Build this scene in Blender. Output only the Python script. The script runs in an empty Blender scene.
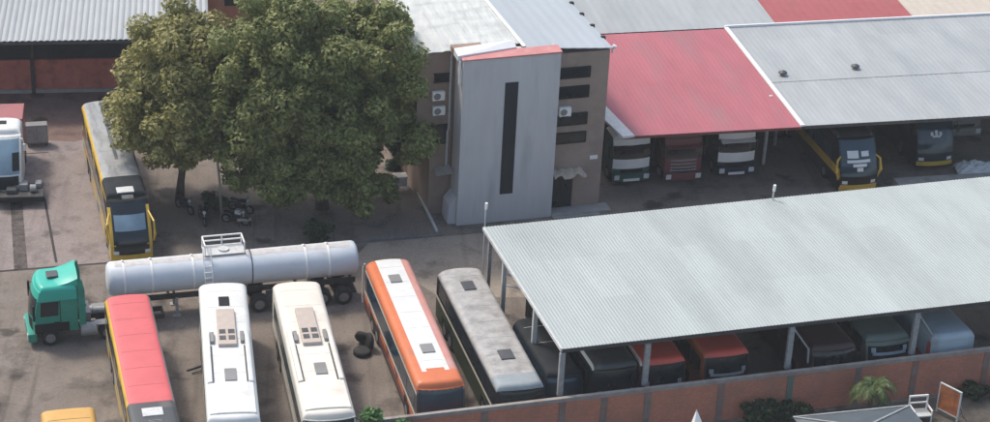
import bpy, math, random
import numpy as np
from mathutils import Vector, Matrix
random.seed(7); np.random.seed(7)
R = math.radians
scene = bpy.context.scene
col = scene.collection

# ------------------------------------------------------------------ materials
MATS = {}
def lin(c):
    return tuple((x/12.92 if x <= .04045 else ((x+.055)/1.055)**2.4) for x in c)
def mat(name, base, rough=.6, var=.25, scale=1.5, alt=None, alt_scale=.6, alt_amt=.0, bump=0., bump_scale=20., metal=0., spec=.5, coat=0., streak=None, sheets=None):
    """procedural paint / surface: base colour broken by two noises; alt = dirt / wear colour with its own patches"""
    if name in MATS: return MATS[name]
    m = bpy.data.materials.new(name); m.use_nodes = True
    nt = m.node_tree; N = nt.nodes; L = nt.links
    b = N['Principled BSDF']
    b.inputs['Roughness'].default_value = rough
    b.inputs['Metallic'].default_value = metal
    b.inputs['Specular IOR Level'].default_value = spec
    b.inputs['Coat Weight'].default_value = coat
    tc = N.new('ShaderNodeTexCoord')
    src = tc.outputs['Object']
    if streak:
        mp = N.new('ShaderNodeMapping'); mp.inputs['Scale'].default_value = streak
        L.new(src, mp.inputs['Vector']); src = mp.outputs['Vector']
    n1 = N.new('ShaderNodeTexNoise'); n1.inputs['Scale'].default_value = scale; n1.inputs['Detail'].default_value = 6; n1.inputs['Roughness'].default_value = .65
    L.new(src, n1.inputs['Vector'])
    mr = N.new('ShaderNodeMapRange'); mr.inputs['From Min'].default_value = .25; mr.inputs['From Max'].default_value = .75
    mr.inputs['To Min'].default_value = 1-var; mr.inputs['To Max'].default_value = 1+var
    L.new(n1.outputs['Fac'], mr.inputs['Value'])
    mul = N.new('ShaderNodeMix'); mul.data_type = 'RGBA'; mul.blend_type = 'MULTIPLY'; mul.inputs['Factor'].default_value = 1
    mul.inputs[6].default_value = (*base, 1)
    L.new(mr.outputs['Result'], mul.inputs[7])
    out = mul.outputs[2]
    if sheets:
        sx=N.new('ShaderNodeSeparateXYZ'); L.new(tc.outputs['Object'],sx.inputs[0])
        cells=[]
        for ax,wd in zip('XY',sheets[:2]):
            dv=N.new('ShaderNodeMath'); dv.operation='DIVIDE'; dv.inputs[1].default_value=wd; L.new(sx.outputs[ax],dv.inputs[0])
            fl=N.new('ShaderNodeMath'); fl.operation='FLOOR'; L.new(dv.outputs[0],fl.inputs[0]); cells.append(fl)
        cb_=N.new('ShaderNodeCombineXYZ'); L.new(cells[0].outputs[0],cb_.inputs[0]); L.new(cells[1].outputs[0],cb_.inputs[1])
        wn=N.new('ShaderNodeTexWhiteNoise'); L.new(cb_.outputs[0],wn.inputs['Vector'])
        rg_=N.new('ShaderNodeMapRange'); rg_.inputs['To Min'].default_value=1-sheets[2]; rg_.inputs['To Max'].default_value=1+sheets[2]; L.new(wn.outputs['Value'],rg_.inputs['Value'])
        mm=N.new('ShaderNodeMix'); mm.data_type='RGBA'; mm.blend_type='MULTIPLY'; mm.inputs['Factor'].default_value=1
        L.new(out,mm.inputs[6]); L.new(rg_.outputs['Result'],mm.inputs[7]); out=mm.outputs[2]
    if alt is not None:
        n2 = N.new('ShaderNodeTexNoise'); n2.inputs['Scale'].default_value = alt_scale; n2.inputs['Detail'].default_value = 7; n2.inputs['Roughness'].default_value = .6
        L.new(src, n2.inputs['Vector'])
        r2 = N.new('ShaderNodeMapRange'); r2.inputs['From Min'].default_value = .62-.3*alt_amt; r2.inputs['From Max'].default_value = .82-.3*alt_amt
        r2.inputs['To Max'].default_value = min(1, .55+alt_amt*.5)
        L.new(n2.outputs['Fac'], r2.inputs['Value'])
        mx = N.new('ShaderNodeMix'); mx.data_type = 'RGBA'
        L.new(r2.outputs['Result'], mx.inputs['Factor']); L.new(out, mx.inputs[6]); mx.inputs[7].default_value = (*alt, 1)
        out = mx.outputs[2]
    L.new(out, b.inputs['Base Color'])
    if bump > 0:
        n3 = N.new('ShaderNodeTexNoise'); n3.inputs['Scale'].default_value = bump_scale; n3.inputs['Detail'].default_value = 5
        L.new(tc.outputs['Object'], n3.inputs['Vector'])
        bp = N.new('ShaderNodeBump'); bp.inputs['Strength'].default_value = bump; bp.inputs['Distance'].default_value = .05
        L.new(n3.outputs['Fac'], bp.inputs['Height']); L.new(bp.outputs['Normal'], b.inputs['Normal'])
    MATS[name] = m
    return m

def paint(name, c, dirt=(.16,.14,.12), amt=.25, rough=.42, var=.1):
    return mat(name, c, rough=rough, var=var, scale=.9, alt=dirt, alt_scale=.8, alt_amt=amt)

M = {}
M['glass'] = mat('dark_glass', (.010,.016,.021), rough=.12, var=.3, scale=.4, spec=.5)
M['slit'] = mat('slit_glass', (.012,.018,.026), rough=.35, var=.2, scale=.4, spec=.3)
M['sky_glass'] = mat('sky_reflection_glass', (.16,.24,.30), rough=.12, var=.35, scale=.5, spec=.6)  # pale blue reflection put into the glass colour
M['glass_blue'] = mat('blue_glass', (.022,.045,.065), rough=.1, var=.4, scale=.5, spec=.6)
M['glass_green'] = mat('green_glass', (.012,.045,.05), rough=.15, var=.3, scale=.5, spec=.5)
M['rubber'] = mat('tyre_rubber', (.018,.018,.018), rough=.85, var=.4, scale=5, alt=(.09,.075,.06), alt_amt=.2, alt_scale=3)
M['rim'] = mat('rim_steel', (.22,.22,.22), rough=.45, var=.3, scale=6, metal=.3)
M['chassis'] = mat('chassis_paint', (.028,.028,.03), rough=.6, var=.4, scale=4, alt=(.1,.075,.055), alt_amt=.35, alt_scale=2)
M['black'] = mat('black_plastic', (.010,.011,.013), rough=.6, spec=.25, var=.3, scale=3)
M['lamp'] = mat('lamp_lens', (.62,.63,.62), rough=.15, var=.1)
M['redlamp'] = mat('red_lens', (.3,.02,.015), rough=.2, var=.1)
M['steel'] = mat('grey_steel', (.3,.31,.31), rough=.5, var=.25, scale=4, alt=(.16,.1,.07), alt_amt=.2, alt_scale=3)
M['lightsteel'] = mat('pale_steel', (.52,.53,.52), rough=.5, var=.15, scale=4, alt=(.25,.16,.1), alt_amt=.1, alt_scale=3)
M['beige'] = mat('beige_plastic', (.43,.37,.32), rough=.6, var=.12, scale=3)
M['white'] = paint('white_paint', (.62,.63,.61), dirt=(.46,.43,.39), amt=.16)
M['cream'] = paint('cream_white_paint', (.66,.625,.55), dirt=(.5,.43,.35), amt=.2)
M['yellow'] = paint('yellow_paint', (.56,.36,.045), amt=.22)
M['amber'] = paint('amber_paint', (.55,.31,.075), amt=.2)
M['orange'] = paint('orange_paint', (.55,.15,.055), dirt=(.3,.15,.1), amt=.25)
M['shadedorange'] = paint('shaded_orange_paint', (.52,.24,.2), dirt=(.45,.35,.33), amt=.3)
M['red'] = paint('red_paint', (.62,.085,.055), dirt=(.4,.1,.08), amt=.3)
M['redroof_bus'] = paint('faded_red_paint', (.55,.105,.11), dirt=(.42,.09,.09), amt=.1, rough=.5)
M['redcargo'] = paint('dull_red_paint', (.30,.09,.085), dirt=(.2,.1,.09), amt=.3)
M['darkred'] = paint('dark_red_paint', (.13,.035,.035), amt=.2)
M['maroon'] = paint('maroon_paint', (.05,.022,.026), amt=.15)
M['darkgreen'] = paint('dark_green_paint', (.03,.045,.022), dirt=(.10,.085,.06), amt=.25)
M['greygreen'] = paint('grey_green_paint', (.13,.17,.15), amt=.25)
M['truckgreen'] = paint('truck_green_paint', (.02,.09,.065), amt=.15)
M['truckred'] = paint('truck_red_paint', (.16,.045,.045), amt=.15)
M['darkgrey'] = paint('dark_grey_paint', (.055,.058,.06), amt=.3)
M['midgrey'] = paint('mid_grey_paint', (.21,.21,.205), amt=.3)
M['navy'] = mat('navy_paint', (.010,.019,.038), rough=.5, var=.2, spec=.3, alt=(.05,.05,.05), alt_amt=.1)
M['silverblue'] = paint('silver_blue_paint', (.34,.42,.47), amt=.2)
M['teal'] = paint('teal_paint', (.025,.40,.31), dirt=(.02,.2,.15), amt=.15, rough=.35)
M['tealdark'] = paint('teal_side_paint', (.02,.25,.18), dirt=(.05,.1,.08), amt=.3, rough=.4)
M['blackroof'] = mat('black_roof_paint', (.018,.022,.026), rough=.75, var=.3, spec=.2, alt=(.05,.05,.05), alt_amt=.3)
M['seamwhite']=mat('pale_seam',(.47,.46,.43),rough=.7,var=.2,scale=3); M['seamyellow']=mat('yellow_seam',(.36,.23,.04),rough=.7,var=.2); M['seamred']=mat('red_seam',(.36,.075,.075),rough=.7,var=.25,scale=3)
M['worn_roof'] = mat('worn_grey_roof', (.34,.335,.325), rough=.75, var=.3, scale=1.6, alt=(.20,.19,.18), alt_scale=1.3, alt_amt=.45)
M['grey_roof'] = mat('grey_bus_roof', (.27,.28,.28), rough=.6, var=.25, scale=1.2, alt=(.11,.11,.11), alt_scale=.9, alt_amt=.4, streak=(2.2,.4,1))
M['bluegrey_front'] = mat('blue_grey_cap', (.24,.275,.29), rough=.6, var=.15, alt=(.3,.3,.29), alt_amt=.3)
M['tank'] = mat('tank_white_paint', (.56,.60,.63), rough=.55, var=.08, scale=.7, alt=(.40,.36,.33), alt_scale=.9, alt_amt=.12)
M['tanktop'] = mat('tank_rust_streak', (.50,.48,.46), rough=.6, var=.2, scale=3, alt=(.40,.31,.26), alt_amt=.25, alt_scale=2)
M['concrete'] = mat('concrete', (.29,.28,.26), rough=.85, var=.2, scale=2, alt=(.16,.15,.14), alt_amt=.3, alt_scale=.8, bump=.3)
M['walltop'] = mat('weathered_beam', (.27,.25,.23), rough=.9, var=.2, scale=2, alt=(.2,.12,.1), alt_amt=.35, alt_scale=.7)
M['pillar'] = mat('weathered_pillar', (.19,.155,.14), rough=.9, var=.25, scale=2, alt=(.24,.1,.075), alt_amt=.55, alt_scale=1.1)
M['darkconcrete'] = mat('dark_concrete', (.15,.15,.15), rough=.85, var=.3, scale=2, alt=(.08,.08,.075), alt_amt=.4, bump=.3)
M['panel'] = mat('grey_cladding', (.515,.515,.515), rough=.6, var=.09, scale=.6, alt=(.35,.36,.375), alt_amt=.3, alt_scale=.5, streak=(1.5,1.5,.25))
M['brown'] = mat('brown_render', (.285,.205,.16), rough=.85, var=.12, scale=.8, alt=(.17,.13,.11), alt_amt=.3, alt_scale=.5)
M['brownlight'] = mat('brown_grey_render', (.315,.24,.195), rough=.85, var=.12, scale=.8, alt=(.2,.16,.14), alt_amt=.3, alt_scale=.5)
M['coping'] = mat('red_coping', (.5,.2,.19), rough=.6, var=.15, scale=1, alt=(.5,.35,.32), alt_amt=.3, alt_scale=1.5)
M['roofblue'] = mat('blue_grey_roof_sheet', (.355,.395,.42), rough=.55, sheets=(1.2,20,.04), var=.06, scale=.5, alt=(.29,.335,.36), alt_amt=.25, alt_scale=.25, streak=(1.5,.3,1))
M['shelterroof'] = mat('dark_blue_grey_sheet', (.075,.095,.11), rough=.6, var=.15, scale=1, alt=(.2,.22,.22), alt_amt=.3)
M['roofold'] = mat('weathered_white_roof_sheet', (.47,.49,.47), rough=.7, var=.12, scale=.8, alt=(.30,.33,.33), alt_amt=.33, alt_scale=.9, streak=(.45,1.1,1))
M['roofgrey'] = mat('grey_roof_sheet', (.315,.335,.34), rough=.6, var=.12, scale=.5, streak=(1.5,.4,1), sheets=(2.1,6.6,.05), alt=(.25,.275,.285), alt_amt=.3, alt_scale=.3)
M['roofpale'] = mat('pale_roof_sheet', (.34,.378,.372), rough=.65, var=.10, scale=.35, alt=(.265,.29,.285), alt_amt=.38, alt_scale=.3, streak=(1.3,.35,1), sheets=(1.9,4.6,.055))
M['roofred'] = mat('faded_red_roof_sheet', (.345,.098,.12), rough=.65, var=.12, scale=.5, streak=(1.5,.4,1), sheets=(1.8,7.8,.04), alt=(.27,.12,.13), alt_amt=.42, alt_scale=.45)
M['roofmaroon'] = mat('old_red_roof_sheet', (.32,.075,.075), rough=.6, var=.15, scale=.6, alt=(.2,.07,.07), alt_amt=.3)
M['roofcream'] = mat('cream_roof_sheet', (.46,.41,.34), rough=.6, var=.1)
M['fascia'] = mat('white_fascia', (.72,.73,.73), rough=.5, var=.08)
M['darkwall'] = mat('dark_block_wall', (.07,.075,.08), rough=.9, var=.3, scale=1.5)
M['redboard'] = mat('red_board_wall', (.44,.13,.095), rough=.85, var=.25, scale=1.3, alt=(.11,.045,.04), alt_amt=.3, alt_scale=.8)
M['orangewall'] = mat('orange_render', (.55,.22,.13), rough=.85, var=.15, scale=.6, alt=(.6,.4,.28), alt_amt=.3)
M['bark'] = mat('bark', (.12,.095,.07), rough=.95, var=.35, scale=6, bump=.6, bump_scale=14)
M['palebark'] = mat('pale_bark', (.30,.28,.22), rough=.9, var=.25, scale=6)
M['timber'] = mat('pale_board', (.45,.38,.3), rough=.7, var=.2)
M['signorange'] = mat('orange_board', (.42,.14,.05), rough=.6, var=.4, scale=2.5, alt=(.16,.06,.04), alt_amt=.5, alt_scale=1.6)
M['plasticwhite'] = mat('white_plastic', (.8,.79,.76), rough=.4, var=.06)
M['tarp'] = mat('white_tarpaulin', (.55,.57,.57), rough=.6, var=.15, scale=1.5, alt=(.3,.32,.33), alt_amt=.4, alt_scale=1.5)
M['soil'] = mat('soil', (.07,.06,.048), rough=.95, var=.3, scale=3)

def brick_mat():
    m = bpy.data.materials.new('brick_masonry'); m.use_nodes = True
    nt = m.node_tree; N = nt.nodes; L = nt.links; b = N['Principled BSDF']; b.inputs['Roughness'].default_value = .9
    tc = N.new('ShaderNodeTexCoord')
    mp = N.new('ShaderNodeMapping'); mp.inputs['Rotation'].default_value = (R(90),0,0)
    L.new(tc.outputs['Object'], mp.inputs['Vector'])
    br = N.new('ShaderNodeTexBrick'); br.inputs['Scale'].default_value = 3.2
    br.inputs['Color1'].default_value = (.44,.15,.09,1); br.inputs['Color2'].default_value = (.52,.195,.115,1); br.inputs['Mortar'].default_value = (.3,.2,.16,1)
    br.inputs['Mortar Size'].default_value = .02
    L.new(mp.outputs['Vector'], br.inputs['Vector'])
    n = N.new('ShaderNodeTexNoise'); n.inputs['Scale'].default_value = .7; n.inputs['Detail'].default_value = 7
    L.new(tc.outputs['Object'], n.inputs['Vector'])
    mr = N.new('ShaderNodeMapRange'); mr.inputs['From Min'].default_value = .42; mr.inputs['From Max'].default_value = .7; mr.inputs['To Max'].default_value = .7
    L.new(n.outputs['Fac'], mr.inputs['Value'])
    mx = N.new('ShaderNodeMix'); mx.data_type = 'RGBA'; mx.inputs[7].default_value = (.27,.14,.095,1)
    L.new(mr.outputs['Result'], mx.inputs['Factor']); L.new(br.outputs['Color'], mx.inputs[6]); L.new(mx.outputs[2], b.inputs['Base Color'])
    return m
M['brick'] = brick_mat()

def leaf_mat(name, c1, c2, c3):
    m = bpy.data.materials.new(name); m.use_nodes = True
    nt = m.node_tree; N = nt.nodes; L = nt.links; b = N['Principled BSDF']
    b.inputs['Roughness'].default_value = .55; b.inputs['Specular IOR Level'].default_value = .42
    g = N.new('ShaderNodeNewGeometry')
    r = N.new('ShaderNodeValToRGB'); e = r.color_ramp.elements
    e[0].position = 0; e[0].color = (*c1,1); e[1].position = 1; e[1].color = (*c3,1)
    k = r.color_ramp.elements.new(.55); k.color = (*c2,1)
    L.new(g.outputs['Random Per Island'], r.inputs['Fac'])
    L.new(r.outputs['Color'], b.inputs['Base Color'])
    tr = N.new('ShaderNodeBsdfTranslucent'); L.new(r.outputs['Color'], tr.inputs['Color'])
    mix = N.new('ShaderNodeMixShader'); mix.inputs['Fac'].default_value = .35
    L.new(b.outputs['BSDF'], mix.inputs[1]); L.new(tr.outputs['BSDF'], mix.inputs[2])
    L.new(mix.outputs['Shader'], N['Material Output'].inputs['Surface'])
    return m
M['leaf_olive'] = leaf_mat('olive_leaves', (.21,.21,.065), (.29,.275,.09), (.39,.355,.145))
M['leaf_green'] = leaf_mat('green_leaves', (.125,.155,.045), (.20,.23,.07), (.31,.32,.12))
M['leaf_bush'] = leaf_mat('bush_leaves', (.03,.09,.02), (.06,.16,.035), (.12,.23,.06))
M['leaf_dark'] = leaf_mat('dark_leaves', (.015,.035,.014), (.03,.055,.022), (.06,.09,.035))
M['leaf_palm'] = leaf_mat('palm_leaves', (.05,.085,.03), (.10,.15,.045), (.20,.22,.08))

# ------------------------------------------------------------------ mesh helpers
class MB:
    def __init__(s): s.v=[]; s.f=[]; s.m=[]; s.mats=[]
    def mi(s, m):
        if isinstance(m, str): m = M[m]
        if m not in s.mats: s.mats.append(m)
        return s.mats.index(m)
    def add(s, vs, fs, m):
        o = len(s.v); s.v += [tuple(v) for v in vs]; k = s.mi(m)
        for f in fs: s.f.append(tuple(i+o for i in f)); s.m.append(k)
        return s
    def box(s, x0,x1,y0,y1,z0,z1,m):
        return s.add([(x0,y0,z0),(x1,y0,z0),(x1,y1,z0),(x0,y1,z0),(x0,y0,z1),(x1,y0,z1),(x1,y1,z1),(x0,y1,z1)],
              [(0,3,2,1),(4,5,6,7),(0,1,5,4),(1,2,6,5),(2,3,7,6),(3,0,4,7)], m)
    def bar(s, a, b, w, m, h=None):
        a=Vector(a); b=Vector(b); d=(b-a).normalized(); h=h or w
        up=Vector((0,0,1)) if abs(d.z)<.95 else Vector((0,1,0))
        r=d.cross(up).normalized()*w/2; u=r.cross(d).normalized()*h/2
        vs=[p+sx*r+sy*u for p in (a,b) for sx,sy in ((-1,-1),(1,-1),(1,1),(-1,1))]
        return s.add(vs,[(0,1,2,3),(7,6,5,4),(0,4,5,1),(1,5,6,2),(2,6,7,3),(3,7,4,0)],m)
    def tube(s, pts, rad, m, n=10, cap=True):
        pts=[Vector(p) for p in pts]
        rad = rad if isinstance(rad,(list,tuple)) else [rad]*len(pts)
        rings=[]; vs=[]
        for i,p in enumerate(pts):
            d=(pts[min(i+1,len(pts)-1)]-pts[max(i-1,0)]).normalized()
            up=Vector((0,0,1)) if abs(d.z)<.9 else Vector((1,0,0))
            r=d.cross(up).normalized(); u=r.cross(d).normalized()
            for k in range(n):
                a=2*math.pi*k/n; vs.append(p+(r*math.cos(a)+u*math.sin(a))*rad[i])
        fs=[]
        for i in range(len(pts)-1):
            for k in range(n):
                fs.append((i*n+k,i*n+(k+1)%n,(i+1)*n+(k+1)%n,(i+1)*n+k))
        if cap: fs += [tuple(range(n))[::-1], tuple((len(pts)-1)*n+k for k in range(n))]
        return s.add(vs,fs,m)
    def lathe_x(s, prof, m, n=32, c=(0,0,0)):
        """profile (x, r) revolved about the x axis through c"""
        vs=[]; fs=[]
        for x,r in prof:
            for k in range(n):
                a=2*math.pi*k/n; vs.append((c[0]+x,c[1]+r*math.cos(a),c[2]+r*math.sin(a)))
        for i in range(len(prof)-1):
            for k in range(n): fs.append((i*n+k,i*n+(k+1)%n,(i+1)*n+(k+1)%n,(i+1)*n+k))
        fs += [tuple(range(n))[::-1], tuple((len(prof)-1)*n+k for k in range(n))]
        return s.add(vs,fs,m)
    def prism(s, poly, z0, z1, m):
        n=len(poly); vs=[(x,y,z0) for x,y in poly]+[(x,y,z1) for x,y in poly]
        fs=[tuple(range(n))[::-1],tuple(range(n,2*n))]+[(i,(i+1)%n,n+(i+1)%n,n+i) for i in range(n)]
        return s.add(vs,fs,m)
    def build(s, name, parent=None, bevel=0, smooth=False, autosmooth=None):
        me=bpy.data.meshes.new(name); me.from_pydata(s.v,[],s.f)
        for m in s.mats: me.materials.append(m)
        me.polygons.foreach_set('material_index', s.m)
        if smooth: me.polygons.foreach_set('use_smooth',[True]*len(me.polygons))
        me.update()
        o=bpy.data.objects.new(name,me); col.objects.link(o)
        if parent: o.parent=parent
        if bevel:
            b=o.modifiers.new('bevel','BEVEL'); b.width=bevel; b.segments=2; b.limit_method='ANGLE'; b.angle_limit=R(40)
        return o
def sharp(o, ang=35):
    """smooth shading except over hard edges"""
    me=o.data
    try:
        me.set_sharp_from_angle(angle=R(ang))
    except Exception: pass
    return o
def tag(o,label=None,cat=None,group=None,kind=None):
    if label: o['label']=label
    if cat: o['category']=cat
    if group: o['group']=group
    if kind: o['kind']=kind
    return o
def thing(name,label,cat,loc=(0,0,0),rz=0,group=None):
    o=bpy.data.objects.new(name,None); col.objects.link(o); o.empty_display_size=.3
    o.location=loc; o.rotation_euler=(0,0,R(rz)); return tag(o,label,cat,group)

def patch(mb, P, nu, nv, m, t=.02):
    """curved plate: P(u,v,off) gives the surface at an offset; rim closes it"""
    vs=[P(i/nu,j/nv,0) for j in range(nv+1) for i in range(nu+1)]
    k=len(vs); vs+=[P(i/nu,j/nv,-t) for j in range(nv+1) for i in range(nu+1)]
    I=lambda i,j: j*(nu+1)+i
    fs=[]
    for j in range(nv):
        for i in range(nu):
            fs.append((I(i,j),I(i+1,j),I(i+1,j+1),I(i,j+1)))
            fs.append((k+I(i,j),k+I(i,j+1),k+I(i+1,j+1),k+I(i+1,j)))
    for i in range(nu):
        fs.append((I(i,0),k+I(i,0),k+I(i+1,0),I(i+1,0))); fs.append((I(i+1,nv),k+I(i+1,nv),k+I(i,nv),I(i,nv)))
    for j in range(nv):
        fs.append((I(0,j+1),k+I(0,j+1),k+I(0,j),I(0,j))); fs.append((I(nu,j),k+I(nu,j),k+I(nu,j+1),I(nu,j+1)))
    return mb.add(vs,fs,m)

# ------------------------------------------------------------------ vehicle shell (bus body, truck cab)
class Shell:
    """local frame: back end at y=0, front at y=-L, wheels on z=0"""
    def __init__(s,L,W,zlo,H,r=.3,crown=.05,frake=.9,rrake=.12,fb=.22,rb=.10,zb=1.3,R=.3):
        s.__dict__.update(L=L,W=W,zlo=zlo,H=H,r=r,crown=crown,frake=frake,rrake=rrake,fb=fb,rb=rb,zb=zb,R=R)
    def w(s,z):
        c=s.H-s.r
        if z<=c: return s.W/2
        return s.W/2-s.r+math.sqrt(max(0,s.r**2-(z-c)**2))
    def top(s,x):
        """roof height at half-position x"""
        a=abs(x); e=s.W/2-s.r; base=s.H
        if a>e: base=s.H-s.r+math.sqrt(max(0,s.r**2-(a-e)**2))
        return base+s.crown*(1-(a/(s.W/2))**2)
    def yf(s,x,z):
        k=max(0,(z-s.zb)/(s.H-s.zb)); return -s.L+s.frake*(.45*k+.55*k*k)+s.fb*abs(2*x/s.W)**2.5
    def yr(s,x,z):
        k=max(0,(z-s.zb)/(s.H-s.zb)); return -(s.rrake*k*k+s.rb*abs(2*x/s.W)**3)
    def pt(s,x,z,t):
        """t: 0 rear .. 1 front; roof edge rolls down near both ends"""
        a=s.yr(x,z); b=s.yf(x,z); y=a+(b-a)*t
        d=min(abs(y-a),abs(b-y)); Rr=s.R
        if d<Rr and z>s.H-Rr:
            drop=Rr-math.sqrt(max(0,Rr*Rr-(Rr-d)**2)); z=z-drop*min(1.,(z-(s.H-Rr))/Rr)
        return (x,y,z)
    def body(s,name,parent,fn,zs=None):
        mb=MB()
        zs=zs or [s.zlo+(s.H-s.r-s.zlo)*i/14 for i in range(15)]
        arc=[s.H-s.r+s.r*math.sin(R(a)) for a in (18,36,54,72,90)]
        lv=[z for z in zs if z<s.H-s.r-.02]+[s.H-s.r]+arc
        e=s.W/2-s.r
        half=[(s.w(z),z) for z in lv]
        nx=7
        flat=[e*(1-2*i/(nx+1)) for i in range(1,nx+1)]
        prof=[(-w,z) for w,z in half]+[(-x,s.H) for x in flat]+[(w,z) for w,z in half[::-1]]
        prof=[(x,z+(s.crown*(1-(x/(s.W/2))**2) if z>s.H-s.r*.9 else 0)) for x,z in prof]
        inner=int(s.L/.3)
        ts=sorted(set([0,.05/s.L,.12/s.L,.22/s.L,.35/s.L]+[1-q/s.L for q in (0,.05,.12,.22,.35)]+[i/inner for i in range(2,inner-1)]))
        n=len(prof); vs=[]; 
        for t in ts:
            for x,z in prof: vs.append(s.pt(x,z,t))
        faces={}
        def put(f,region):
            c=Vector((0,0,0))
            for i in f: c+=Vector(vs[i])
            c/=len(f)
            faces.setdefault(fn(region,-c.y,c.x,c.z),[]).append(f)
        for a in range(len(ts)-1):
            for i in range(n-1):
                z=(prof[i][1]+prof[i+1][1])/2
                put((a*n+i,a*n+i+1,(a+1)*n+i+1,(a+1)*n+i),'roof' if z>s.H-s.r*.55 else 'side')
            put((a*n,(a+1)*n,(a+1)*n+n-1,a*n+n-1),'under')
        nh=len(half)
        K=8
        for t,reg in ((0,'rear'),(1,'front')):
            base=(0 if t==0 else len(ts)-1)*n
            rows=[]
            for j in range(nh):
                L_=base+j; R_=base+n-1-j; row=[L_]
                x1,z1=prof[j]
                for k in range(1,K):
                    x=x1+(-2*x1)*k/K
                    vs.append(s.pt(x,z1,t)); row.append(len(vs)-1)
                row.append(R_); rows.append(row)
            top=[base+nh-1+i for i in range(nx+2)]
            for j in range(nh-1):
                for k in range(K):
                    f=(rows[j][k],rows[j][k+1],rows[j+1][k+1],rows[j+1][k])
                    put(f if t==1 else f[::-1],reg)
            # roof strip closing over the last row (same ends)
            f=tuple(rows[-1])+tuple(top[1:-1][::-1])
            put(f if t==1 else f[::-1],reg)
        off=0
        mb.v=[tuple(v) for v in vs]
        for m,fl in faces.items():
            k=mb.mi(m)
            for f in fl: mb.f.append(f); mb.m.append(k)
        o=mb.build(name,parent,smooth=True)
        return sharp(o,38)
    def side(s,mb,sgn,s1,s2,z1,z2,m,off=.012,skew=0):
        def P(u,v,o):
            z=z1+(z2-z1)*v; return (sgn*(s.w(z)+off+o),-(s1+(s2-s1)*u+skew*v),z)
        return patch(mb,P,max(2,int((s2-s1)/.6)),4,m)
    def front(s,mb,z1,z2,t1,t2,m,off=.015,nv=6):
        def P(u,v,o):
            z=z1+(z2-z1)*v; x=(t1+(t2-t1)*u)*s.w(z); p=s.pt(x,z,1); return (x*(1+(off+o)*.2),p[1]-off-o,p[2]+.3*(off+o))
        return patch(mb,P,10,nv,m)
    def rear(s,mb,z1,z2,t1,t2,m,off=.015,nv=5):
        def P(u,v,o):
            z=z1+(z2-z1)*v; x=-(t1+(t2-t1)*u)*s.w(z); p=s.pt(x,z,0); return (x,p[1]+off+o,p[2])
        return patch(mb,P,8,nv,m)
    def roof(s,mb,s1,s2,x1,x2,h,m,base=-.03):
        """low box lying on the roof"""
        nx=6
        xs=[x1+(x2-x1)*i/nx for i in range(nx+1)]
        vs=[(x,-s1,s.top(x)+h) for x in xs]+[(x,-s2,s.top(x)+h) for x in xs]+[(x,-s1,s.top(x)+base) for x in xs]+[(x,-s2,s.top(x)+base) for x in xs]
        k=nx+1; fs=[]
        for i in range(nx):
            fs+= [(i,k+i,k+i+1,i+1),(2*k+i,2*k+i+1,3*k+i+1,3*k+i),(i,i+1,2*k+i+1,2*k+i),(k+i,3*k+i,3*k+i+1,k+i+1)]
        fs+=[(0,2*k,3*k,k),(nx,k+nx,3*k+nx,2*k+nx)]
        return mb.add(vs,fs,m)

def wheel(parent,x,y,r=.5,w=.3,sgn=1,dual=False):
    ww=w*(2 if dual else 1)
    x0=x-(ww if sgn>0 else 0)
    mb=MB()
    mb.lathe_x([(0,r*.55),(0,r*.86),(.03,r*.97),(.07,r),(ww-.07,r),(ww-.03,r*.97),(ww,r*.86),(ww,r*.55)],'rubber',24,(x0,y,r))
    o=mb.build('wheel',parent,smooth=True); sharp(o,40)
    mb=MB(); xc=x+(.004 if sgn>0 else -.004)
    d=-sgn
    mb.lathe_x([(0,r*.56),(d*.03,r*.52),(d*.07,r*.34),(d*.02,r*.2),(d*.02,.02)] if d>0 else [(d*.02,.02),(d*.02,r*.2),(d*.07,r*.34),(d*.03,r*.52),(0,r*.56)],'rim',20,(xc,y,r))
    t=mb.build('rim',o,smooth=True); sharp(t,40)
    return o

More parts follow.
